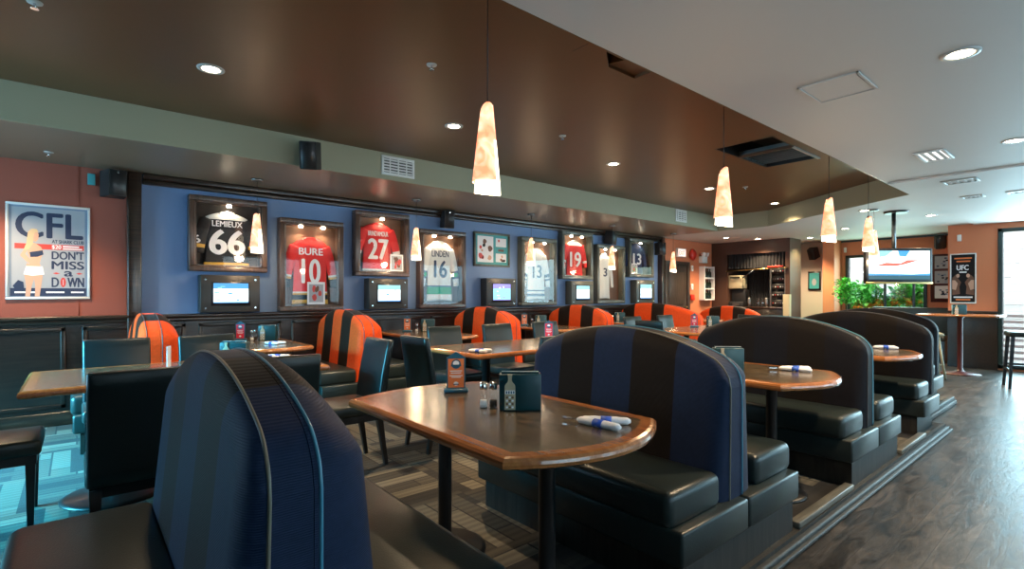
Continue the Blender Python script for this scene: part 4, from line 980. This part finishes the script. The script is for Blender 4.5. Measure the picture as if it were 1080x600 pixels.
# wall televisions
def wall_tv(x0, x1, z0, z1, label, cab, seed, pal):
    r = empty('wall_television', ((x0 + x1) / 2, 6.6, z0)); tag(r, label, 'television', 'small televisions below the jersey cases')
    w2 = (x1 - x0) / 2; h_ = z1 - z0; D = 0.16
    g = MB(); g.T = WY; e = 0.10
    g.box((-w2, 0, 0.0), (w2, h_, D), cab, 0.008, 2); g.build('cabinet', r)
    g = MB(); g.T = WY; g.box((-w2 + 0.105, 0.075, D + 0.0005), (w2 - 0.105, h_ - 0.075, D + 0.008), 'black', 0.003, 1); g.build('bezel', r)
    g = MB(); g.T = WY; u0, u1, v0, v1 = -w2 + 0.125, w2 - 0.125, 0.105, h_ - 0.09; z = D + 0.0085
    g.quad(u0, v0, u1, v1, z, pal[0]); g.quad(u0, v0 + (v1 - v0) * 0.72, u1, v1, z + 0.0003, pal[1])
    rn = random.Random(seed)
    for k in range(9):
        a = rn.uniform(u0, u1 - 0.05); b = rn.uniform(v0 + 0.02, v1 - 0.03); g.quad(a, b, a + rn.uniform(0.015, 0.05), b + rn.uniform(0.006, 0.02), z + 0.0006 + k * 0.0001, pal[2 + k % 2])
    g.quad(u0, v0, u1, v0 + 0.012, z + 0.002, pal[3]); g.build('screen', r)
    for a in (-1, 1):
        for b in (0.05, h_ - 0.05):
            MB().cyl((a * (w2 - 0.05), -D, b), (a * (w2 - 0.05), -D - 0.006, b), 0.009, 'chrome', 8).build('bolt', r)
P1 = ('scr_white', 'scr_blue', 'scr_teal', 'scr_blue'); P2 = ('scr_white', 'scr_teal', 'scr_teal', 'scr_blue'); P3 = ('scr_teal', 'scr_violet', 'scr_white', 'scr_violet')
wall_tv(1.02, 1.62, 1.045, 1.46, 'small wall television below the black number 66 jersey', 'tvcase', 1, P1)
wall_tv(2.96, 3.54, 1.045, 1.46, 'small wall television below the red number 27 jersey', 'tvcase', 2, P2)
wall_tv(4.92, 5.53, 1.045, 1.50, 'small wall television with a violet picture below the picture collage', 'tvcase', 3, P3)
wall_tv(6.86, 7.46, 1.055, 1.49, 'small wall television below the red number 19 jersey', 'tvcaseg', 4, P2)
wall_tv(8.80, 9.44, 1.055, 1.54, 'small wall television below the navy number 13 jersey', 'tvcaseg', 5, P2)

# ------------------------------------------------------------ posters
r = empty('sports_poster', (-0.20, 6.6, 1.20)); tag(r, 'white framed football poster with a blond woman on the terracotta wall', 'poster')
W2, HH = 0.30, 0.90
g = MB(); g.T = WY
for a, b in (((-W2, 0), (W2, 0.022)), ((-W2, HH - 0.022), (W2, HH)), ((-W2, 0.022), (-W2 + 0.02, HH - 0.022)), ((W2 - 0.02, 0.022), (W2, HH - 0.022))): g.box((*a, 0.002), (*b, 0.022), 'white', 0.004, 1)
g.build('frame', r)
g = MB(); g.T = WY; g.box((-W2 + 0.02, 0.022, 0.002), (W2 - 0.02, HH - 0.022, 0.010), 'midink'); g.quad(-0.26, 0.10, 0.26, 0.86, 0.0105, 'paleink'); g.quad(-0.27, 0.03, 0.27, 0.105, 0.011, 'navyink')
U = lambda u: -W2 + u * 2 * W2
V = lambda v: HH * (1 - v)
g.text('CFL', U(0.12), V(0.355), U(0.90), V(0.09), 0.0115, 'navyink', 0.03)
g.text('AT SHARK CLUB', U(0.53), V(0.405), U(0.92), V(0.370), 0.0115, 'navyink', 0.035)
g.quad(U(0.10), V(0.475), U(0.92), V(0.42), 0.0115, 'redink'); g.text('$20', U(0.53), V(0.47), U(0.64), V(0.425), 0.012, 'whiteink', 0.03)
g.quad(U(0.66), V(0.445), U(0.86), V(0.430), 0.012, 'whiteink'); g.quad(U(0.66), V(0.468), U(0.90), V(0.455), 0.012, 'whiteink')
g.text("DON'T", U(0.53), V(0.575), U(0.92), V(0.49), 0.0115, 'navyink', 0.035); g.text('MISS', U(0.53), V(0.68), U(0.92), V(0.595), 0.0115, 'navyink', 0.035); g.text('a', U(0.68), V(0.755), U(0.78), V(0.70), 0.0115, 'navyink', 0.035)
g.text('D', U(0.53), V(0.87), U(0.61), V(0.77), 0.0115, 'navyink', 0.035); g.text('WN', U(0.72), V(0.87), U(0.92), V(0.77), 0.0115, 'navyink', 0.035)
g.poly([(U(0.665) + 0.020 * math.cos(a), V(0.82) + 0.047 * math.sin(a)) for a in [2 * PI * i / 20 for i in range(20)]], 0.0115, 'redink'); g.quad(U(0.662), V(0.85), U(0.668), V(0.79), 0.012, 'whiteink')
for a_ in (0.54, 0.82): g.poly([(U(a_), V(0.725)), (U(a_ + 0.04), V(0.715)), (U(a_ + 0.09), V(0.725)), (U(a_ + 0.04), V(0.735))], 0.0115, 'redink')
for a_, b_ in ((0.10, 0.36), (0.46, 0.68), (0.76, 0.92)): g.quad(U(a_), V(0.935), U(b_), V(0.918), 0.012, 'whiteink')
sk = lambda pts, m, z: g.poly([(U(a), V(b)) for a, b in pts], z, m)
sk([(0.24, 0.62), (0.30, 0.66), (0.40, 0.66), (0.42, 0.76), (0.40, 0.88), (0.385, 0.97), (0.33, 0.97), (0.335, 0.86), (0.32, 0.78), (0.295, 0.86), (0.275, 0.97), (0.22, 0.97), (0.23, 0.86), (0.21, 0.74)], 'skin', 0.0122)
sk([(0.24, 0.44), (0.33, 0.41), (0.40, 0.45), (0.43, 0.50), (0.40, 0.57), (0.385, 0.62), (0.40, 0.66), (0.26, 0.66), (0.28, 0.58), (0.25, 0.52)], 'skin', 0.0124)
sk([(0.24, 0.44), (0.28, 0.44), (0.22, 0.53), (0.30, 0.60), (0.36, 0.63), (0.34, 0.66), (0.24, 0.61), (0.16, 0.545)], 'skin', 0.0127)
sk([(0.27, 0.51), (0.42, 0.485), (0.43, 0.53), (0.36, 0.555), (0.28, 0.56)], 'navyink', 0.0130)
sk([(0.23, 0.655), (0.42, 0.655), (0.44, 0.74), (0.30, 0.755), (0.20, 0.74)], 'whiteink', 0.0131)
sk([(0.31, 0.285), (0.35, 0.285), (0.375, 0.32), (0.37, 0.37), (0.34, 0.40), (0.31, 0.39), (0.295, 0.34)], 'skin', 0.0133)
sk([(0.25, 0.30), (0.29, 0.265), (0.35, 0.265), (0.375, 0.295), (0.33, 0.30), (0.315, 0.35), (0.31, 0.42), (0.26, 0.48), (0.20, 0.49), (0.235, 0.41)], 'hair', 0.0136)
sk([(0.08, 0.86), (0.14, 0.80), (0.20, 0.82), (0.21, 0.90), (0.12, 0.91)], 'navyink', 0.0138)
g.build('print', r)
r = empty('fight_poster', (12.2, 1.84, 1.08)); tag(r, 'white framed black and orange fight night poster on the orange end wall', 'poster')
g = MB(); g.T = WX
for a, b in (((-0.18, 0), (0.18, 0.02)), ((-0.18, 0.88), (0.18, 0.90)), ((-0.18, 0.02), (-0.162, 0.88)), ((0.162, 0.02), (0.18, 0.88))): g.box((*a, 0.002), (*b, 0.022), 'white', 0.003, 1)
g.build('frame', r)
g = MB(); g.T = WX; g.box((-0.162, 0.02, 0.002), (0.162, 0.88, 0.010), 'blackink')
g.text('UFC', -0.085, 0.60, 0.075, 0.69, 0.0112, 'whiteink', 0.05)
for k, (a, b) in enumerate(((-0.12, 0.12), (-0.09, 0.10))): g.quad(a, 0.80 - k * 0.055, b, 0.825 - k * 0.055, 0.0112, 'orangeink')
g.quad(-0.05, 0.55, 0.05, 0.575, 0.0112, 'whiteink')
for sx in (-1, 1):
    g.poly([(sx * 0.15, 0.15), (sx * 0.04, 0.17), (sx * 0.05, 0.30), (sx * 0.025, 0.38), (sx * 0.06, 0.44), (sx * 0.10, 0.52), (sx * 0.15, 0.46)], 0.0108, 'brownink')
    g.poly([(sx * 0.07 + 0.025 * math.cos(a), 0.50 + 0.035 * math.sin(a)) for a in [2 * PI * i / 12 for i in range(12)]], 0.0110, 'skin')
    g.poly([(sx * 0.15, 0.26), (sx * 0.10, 0.24), (sx * 0.07, 0.36), (sx * 0.11, 0.42), (sx * 0.15, 0.42)], 0.0111, 'skin')
g.quad(-0.13, 0.10, 0.13, 0.125, 0.0112, 'whiteink'); g.quad(-0.10, 0.055, 0.10, 0.08, 0.0112, 'orangeink'); g.build('print', r)
r = empty('photo_board', (13.8, 2.42, 1.08)); tag(r, 'dark red framed board with three small pictures beside the fight poster', 'picture board')
g = MB(); g.T = WX; g.box((-0.18, 0, 0.002), (0.18, 1.0, 0.03), 'maroon', 0.006, 1); g.build('frame', r)
g = MB(); g.T = WX
for k, cc in enumerate(('whiteink', 'paleink', 'paleink')):
    g.quad(-0.11, 0.08 + k * 0.31, 0.15, 0.34 + k * 0.31, 0.031, cc)
    rn = random.Random(k)
    for q in range(8): a = rn.uniform(-0.09, 0.1); b = 0.10 + k * 0.31 + rn.uniform(0, 0.18); g.quad(a, b, a + 0.04, b + 0.03, 0.0315 + q * 0.0001, ('midink', 'navyink', 'blackink')[q % 3])
g.build('print', r)
r = empty('framed_picture', (13.78, 4.84, 1.34)); tag(r, 'small green framed picture on the cream wall', 'framed picture')
g = MB(); g.T = WX; g.box((-0.14, 0, 0.002), (0.14, 0.46, 0.03), 'black', 0.004, 1); g.build('frame', r)
g = MB(); g.T = WX; g.quad(-0.11, 0.04, 0.11, 0.42, 0.0305, 'tealink'); g.poly([(0.05 * math.cos(a), 0.2 + 0.09 * math.sin(a)) for a in [2 * PI * i / 9 for i in range(9)]], 0.031, 'paleink'); g.build('print', r)

# ------------------------------------------------------------ hanging television
r = empty('ceiling_television', (9.48, 2.20, ZC), R(49.8 - 90)); tag(r, 'large flat television hanging from a ceiling pole before the planted window', 'television')
MB().lathe([(0.15, -0.03), (0.16, -0.01), (0.16, 0.0)], 'black', n=28).build('ceiling_plate', r)
MB().cyl((0, 0.05, -0.02), (0, 0.05, -0.66), 0.028, 'steel', 16).build('pole', r)
g = MB(); g.T = WY; g.box((-0.50, -1.09, -0.01), (0.50, -0.56, 0.06), 'black', 0.012, 2); g.build('cabinet', r)
g = MB(); g.T = WY; g.quad(-0.46, -1.00, 0.46, -0.60, 0.0612, 'scr_white'); g.quad(-0.46, -1.03, 0.46, -0.97, 0.0614, 'scr_dark')
g.poly([(-0.46, -0.60), (-0.1, -0.60), (-0.2, -0.68), (-0.46, -0.72)], 0.0616, 'scr_teal'); g.poly([(-0.02, -0.60), (0.16, -0.60), (0.1, -0.69), (-0.0, -0.68)], 0.0616, 'scr_blue')
g.poly([(-0.36, -0.83), (-0.2, -0.78), (0.02, -0.79), (0.12, -0.74), (0.3, -0.74), (0.1, -0.80), (-0.05, -0.83)], 0.0618, 'scr_red'); g.poly([(-0.46, -0.97), (0.46, -0.97), (0.46, -0.94), (0.2, -0.955), (-0.46, -0.94)], 0.0618, 'scr_blue')
g.build('screen', r)
MB().box((-0.50, -0.075, -1.10), (0.50, -0.05, -1.07), 'brass', 0.004, 1).build('lower_trim', r)

# ------------------------------------------------------------ service station with curtains
g = MB(); g.box((12.1, 6.20, FZ), (12.7, 6.6, ZC), 'brownwall'); g.box((12.1, 4.75, 2.26), (12.7, 6.2, ZC), 'brownwall'); g.box((12.1, 4.75, FZ), (12.7, 4.85, 2.26), 'brownwall'); g.box((12.66, 4.85, FZ), (12.7, 6.2, 2.26), 'curtain')
g.box((12.08, 4.74, 2.20), (12.1, 6.2, 2.28), 'brownwall')
struct(g, 'wall_station')
def curtain(name, label, x_, y0, y1, z0, z1, n=14):
    g = MB(); N = n * 6; top = []; 
    vs = []; fs = []
    for i in range(N + 1):
        y = y0 + (y1 - y0) * i / N; xx = x_ + 0.02 * math.sin(i / 6 * 2 * PI); vs += [(xx, y, z0), (xx + 0.004 * math.sin(i), y, z1)]
    b = len(vs); vs += [(p[0] + 0.006, p[1], p[2]) for p in vs]
    for i in range(N): a = 2 * i; fs.append((a, a + 1, a + 3, a + 2)); fs.append((b + a, b + a + 2, b + a + 3, b + a + 1))
    g.add(vs, fs, 'curtain', True); return tag(g.build(name), label, 'curtain')
curtain('curtain_valance', 'short black gathered valance across the top of the service station', 12.16, 4.86, 6.19, 1.86, 2.25, 18)
curtain('curtain', 'long black curtain hanging in the middle of the service station', 12.60, 5.25, 5.90, 0.96, 2.2, 12)
r = empty('station_counter', (12.38, 5.52, FZ)); tag(r, 'dark counter of the curtained service station', 'counter')
MB().box((-0.30, -0.66, 0.02), (0.26, 0.67, 0.98), 'wains', 0.01).build('cabinet', r); MB().box((-0.33, -0.665, 0.98), (0.27, 0.675, 1.02), 'darkwood', 0.008).build('countertop', r)
zc = FZ + 1.021
r = empty('beige_appliance', (12.3, 6.03, 1.38)); tag(r, 'beige box shaped appliance on the left of the service station', 'appliance')
MB().box((-0.14, -0.16, 0), (0.16, 0.165, 0.32), 'beige', 0.012).build('body', r); MB().box((-0.155, -0.12, 0.25), (-0.14, 0.12, 0.285), 'black').build('handle', r)
r = empty('coffee_machine', (12.3, 6.0, zc)); tag(r, 'black coffee machine under the beige appliance', 'appliance')
MB().box((-0.16, -0.17, 0), (0.16, 0.18, 0.12), 'blackmat', 0.012).build('base', r); MB().box((-0.02, -0.17, 0.12), (0.16, 0.18, 0.405), 'blackmat', 0.012).build('body', r); MB().box((-0.172, -0.08, 0.03), (-0.16, 0.08, 0.08), 'steel').build('drip_tray', r)
r = empty('equipment_rack', (12.34, 5.05, zc)); tag(r, 'dark rack with lit controls on the right of the service station', 'rack')
g = MB(); g.box((-0.18, -0.19, 0), (-0.15, -0.16, 0.92), 'steel'); g.box((-0.18, 0.13, 0), (-0.15, 0.16, 0.92), 'steel'); g.box((0.12, -0.19, 0), (0.15, 0.16, 0.92), 'blackmat'); g.build('frame', r)
for k, zz in enumerate((0.03, 0.22, 0.40, 0.58, 0.76)):
    u_ = MB().box((-0.165, -0.155, zz), (0.12, 0.128, zz + 0.13), 'black', 0.004, 1).build('unit', r)
    g = MB()
    for q in range(5): g.box((-0.171, -0.13 + 0.055 * q, zz + 0.05), (-0.165, -0.115 + 0.055 * q, zz + 0.075), ('white', 'steel', 'steel', 'white', 'redink')[(q + k) % 5])
    g.build('knob_row', u_)
g = MB(); g.cyl((12.05, 4.86, 1.84), (12.05, 6.19, 1.80), 0.012, 'brass', 8); g.cyl((12.05, 5.52, 1.82), (12.05, 5.80, 1.62), 0.010, 'steel', 8)
g.cyl((12.05, 4.86, 1.84), (12.1, 4.80, 1.84), 0.012, 'brass', 8); g.cyl((12.05, 6.19, 1.80), (12.1, 6.22, 1.80), 0.012, 'brass', 8); tag(g.build('rail'), 'slim brass rail with a slanting strut across the service station', 'rail')
tag(MB().box((12.02, 4.88, 1.855), (12.10, 5.20, 1.89), 'bellred', 0.006).build('red_tube'), 'narrow red tube resting on the service station rail', 'tube')
for k, (yy, cc) in enumerate(((5.70, 'steel'), (5.50, 'glass'), (5.40, 'glass'), (5.30, 'steel'))):
    g = MB(); g.lathe([(0.035, 0), (0.045, 0.06), (0.045, 0.20), (0.038, 0.21)], cc, n=14); tag(g.build('pitcher', loc=(12.2, yy, zc)), 'small pitcher on the service station counter', 'pitcher', 'pitchers on the service station counter')
# things on the orange wall with the door
r = empty('bottle_shelf', (12.05, 6.72, 0)); r.location = (11.75, 6.6, 1.10); tag(r, 'white framed shelf of dark bottles between the door and the service station', 'shelf')
g = MB(); g.box((-0.24, -0.14, 0), (-0.20, 0, 0.82), 'white'); g.box((0.20, -0.14, 0), (0.24, 0, 0.82), 'white')
g.build('side_panel', r)
for k in range(4): MB().box((-0.20, -0.14, k * 0.26), (0.20, 0, k * 0.26 + 0.03), 'white').build('shelf_board', r)
for k in range(3):
    for q in range(4):
        g = MB(); g.lathe([(0.032, 0), (0.034, 0.01), (0.034, 0.12), (0.012, 0.16), (0.012, 0.205), (0.014, 0.21)], 'bottle', n=12)
        tag(g.build('bottle', loc=(11.75 - 0.14 + q * 0.093, 6.53, 1.10 + 0.03 + k * 0.26)), 'dark bottle on the white wall shelf', 'bottle', 'dark bottles on the white wall shelf')
r = empty('fire_bell', (11.17, 6.6, 2.18)); tag(r, 'round red fire bell on the orange wall right of the door', 'fire bell')
g = MB(); g.T = WY; g.lathe([(0.13, 0.03), (0.135, 0.045), (0.11, 0.075), (0.05, 0.09), (0.01, 0.092)], 'bellred', n=24); g.build('gong', r)
g = MB(); g.T = WY; g.box((-0.06, -0.06, 0), (0.06, 0.06, 0.03), 'bellred'); g.build('mount', r)
r = empty('emergency_light', (11.62, 6.6, 2.0)); tag(r, 'white twin head emergency light beside the fire bell', 'emergency light')
MB().box((-0.13, -0.09, 0), (0.13, 0, 0.16), 'white', 0.01).build('box', r)
for sx in (-1, 1): MB().cyl((sx * 0.07, -0.05, 0.22), (sx * 0.10, -0.13, 0.20), 0.035, 'white', 14, 0.05).build('lamp_head', r)
MB().box((-0.02, -0.05, 0.15), (0.02, -0.02, 0.25), 'white').build('bracket', r)
r = empty('lit_sign', (10.65, 6.6, 2.10)); tag(r, 'small glowing red and white sign above the door', 'sign')
MB().box((-0.17, -0.07, 0), (0.17, 0, 0.20), 'white', 0.008).build('housing', r)
g = MB(); g.T = WY; g.quad(-0.15, 0.02, 0.15, 0.18, 0.071, emit('sign_glow', (1.0, 0.75, 0.65), 1.6)); g.text('EXIT', -0.12, 0.05, 0.12, 0.15, 0.072, emit('sign_red', (1.0, 0.08, 0.04), 2.0), 0.03); g.build('face', r)
for k, (zz, lb) in enumerate(((1.86, 'white thermostat on the orange wall under the fire bell'), (1.42, 'white switch plate on the orange wall below the thermostat'))):
    g = MB(); g.box((11.13, 6.57, zz - 0.07), (11.21, 6.6, zz + 0.07), 'white', 0.008, 2); g.box((11.16, 6.562, zz - 0.02), (11.18, 6.572, zz + 0.02), 'greymetal'); tag(g.build('switch_plate'), lb, 'switch')
tag(MB().box((11.10, 6.55, 1.10), (11.24, 6.6, 1.24), 'bellred', 0.01).build('fire_alarm'), 'small red pull alarm low on the orange wall', 'fire alarm')
for (xx, yy, zz), lb in (((12.19, 1.89, 2.26), 'white sensor on the orange end wall above the fight poster'), ((13.78, 4.18, 2.28), 'white sensor left of the planted window')):
    tag(MB().box((xx - 0.02, yy - 0.03, zz - 0.06), (xx, yy + 0.03, zz + 0.06), 'white', 0.008).build('sensor'), lb, 'sensor')
g = MB(); g.box((11.95, 4.70, FZ), (12.04, 4.84, 1.24), 'beige', 0.005); tag(g.build('folded_panel'), 'pale upright panel leaning at the corner of the service station', 'panel')

# ------------------------------------------------------------ high tables and stools
r = empty('high_table', (11.15, 1.72, FZ)); tag(r, 'high table with a thin pale edged top below the fight poster', 'table')
MB().box((-0.36, -0.52, 0.955), (0.36, 0.52, 0.985), 'edge', 0.008).build('tabletop', r)
g = MB(); g.lathe([(0.27, 0.0), (0.27, 0.012), (0.10, 0.035), (0.05, 0.06), (0.035, 0.10), (0.035, 0.92), (0.08, 0.955)], 'maroon', n=28); g.build('pedestal', r)
CA((11.05, 1.72, FZ + 0.986), R(-65), 'black menu holder on the high table below the fight poster')
def mk_stool():
    r = empty('bar_stool'); tag(r, 'x', 'stool')
    MB().box((-0.20, -0.20, 0.72), (0.20, 0.20, 0.79), 'leather', 0.02, 3).build('seat', r)
    for a in (-1, 1):
        for b in (-1, 1): MB().rings([[(a * 0.20 + i * 0.016, b * 0.20 + j * 0.016, 0.0) for i, j in ((-1, -1), (1, -1), (1, 1), (-1, 1))], [(a * 0.16 + i * 0.02, b * 0.16 + j * 0.02, 0.725) for i, j in ((-1, -1), (1, -1), (1, 1), (-1, 1))]], 'black', smooth=False).build('leg', r)
    for a in (-1, 1):
        MB().box((-0.19, a * 0.19 - 0.012, 0.24), (0.19, a * 0.19 + 0.012, 0.27), 'black').build('foot_rail', r)
        MB().box((a * 0.19 - 0.012, -0.18, 0.30), (a * 0.19 + 0.012, 0.18, 0.33), 'black').build('foot_rail', r)
    return r
ST = Proto(mk_stool)
ST((10.15, 0.86, FZ), R(15), 'black bar stool in front of the tall end window, seat edge in the light', 'high stools by the end window')
ST((10.55, 0.42, FZ), R(5), 'black bar stool at the right edge of the photo, beside the other stool', 'high stools by the end window')
r = empty('high_stool', (10.35, 2.02, FZ), R(20)); tag(r, 'pale seated high stool left of the high table', 'stool')
MB().box((-0.20, -0.20, 0.66), (0.20, 0.20, 0.71), 'beige', 0.015, 2).build('seat', r)
for a in (-1, 1):
    for b in (-1, 1): MB().cyl((a * 0.21, b * 0.21, 0), (a * 0.14, b * 0.14, 0.66), 0.016, 'beige', 8).build('leg', r)
    MB().cyl((a * 0.19, -0.19, 0.22), (a * 0.19, 0.19, 0.22), 0.011, 'beige', 8).build('foot_rail', r)
r = empty('dark_bench', (11.80, 2.35, FZ)); r.location = (12.75, 2.75, FZ); tag(r, 'dark upholstered bench below the red photo board', 'bench')
MB().box((-0.25, -0.60, 0.0), (0.25, 0.65, 0.42), 'wains').build('base', r); MB().box((-0.27, -0.62, 0.42), (0.25, 0.67, 0.52), 'leather', 0.03, 3).build('seat', r); MB().box((0.15, -0.62, 0.52), (0.27, 0.67, 1.05), 'leather', 0.03, 3).build('backrest', r)

# ------------------------------------------------------------ plants
def foliage(name, parent, n, rx, ry, rz_, c, size, m, seed, m2=None):
    rn = random.Random(seed); g = MB()
    for k in range(n):
        while True:
            p = Vector((rn.uniform(-1, 1), rn.uniform(-1, 1), rn.uniform(-1, 1)))
            if p.length < 1: break
        p = p * (0.6 + 0.4 * p.length); q = Vector((c[0] + p.x * rx, c[1] + p.y * ry, c[2] + p.z * rz_))
        g.T = Matrix.Translation(q) @ Matrix.Rotation(rn.uniform(0, 6.28), 4, 'Z') @ Matrix.Rotation(rn.uniform(-1.0, 1.0), 4, 'X')
        s_ = size * rn.uniform(0.6, 1.3)
        g.add([(0, 0, 0), (s_ * 0.28, s_ * 0.4, 0.1 * s_), (0, s_, -0.05 * s_), (-s_ * 0.28, s_ * 0.4, 0.1 * s_)], [(0, 1, 2, 3)], m2 if (m2 and rn.random() < 0.4) else m)
    return g.build(name, parent)
for k, (yy, hh, lb) in enumerate(((2.35, 1.30, 'leafy green shrub outside the far window, rightmost of four'), (3.20, 1.45, 'leafy green shrub outside the far window, second from the right'), (4.05, 1.50, 'leafy green shrub outside the far window, second from the left'), (4.90, 1.60, 'leafy green shrub outside the far window, leftmost of four'))):
    r = empty('shrub', (14.8, yy, FZ - 0.05)); tag(r, lb, 'shrub', 'shrubs outside the far window')
    foliage('foliage', r, 2300, 0.42, 0.46, 0.66, (0, 0, hh - 0.45), 0.17, 'leaf', k, 'leaf2'); MB().cyl((0, 0, 0), (0, 0, hh - 0.6), 0.03, 'bark').build('stem', r)
r = empty('potted_plant', (13.25, 4.00, FZ)); tag(r, 'bushy potted plant in front of the pillar beside the far window', 'plant')
MB().lathe([(0.11, 0), (0.16, 0.28), (0.17, 0.30), (0.15, 0.30), (0.14, 0.26)], 'terracotta', n=20).build('pot', r)
MB().cyl((0, 0, 0.26), (0.02, 0, 1.3), 0.018, 'bark').build('stem', r); foliage('foliage', r, 500, 0.20, 0.22, 0.33, (0, 0, 1.38), 0.10, 'leaf', 9, 'leaf2')

# ------------------------------------------------------------ cord along the wall
g = MB(); pts = [(-2.2 + 0.075 * i, 6.44 - 0.03 * math.sin(i * 0.35), 0.008 + (0.03 * max(0, math.sin((i - 12) * 0.3)) if 12 < i < 22 else 0)) for i in range(26)]
g.tube(pts, 0.007, 'cord'); tag(g.build('power_cord'), 'beige power cord lying along the baseboard at the left', 'cord')
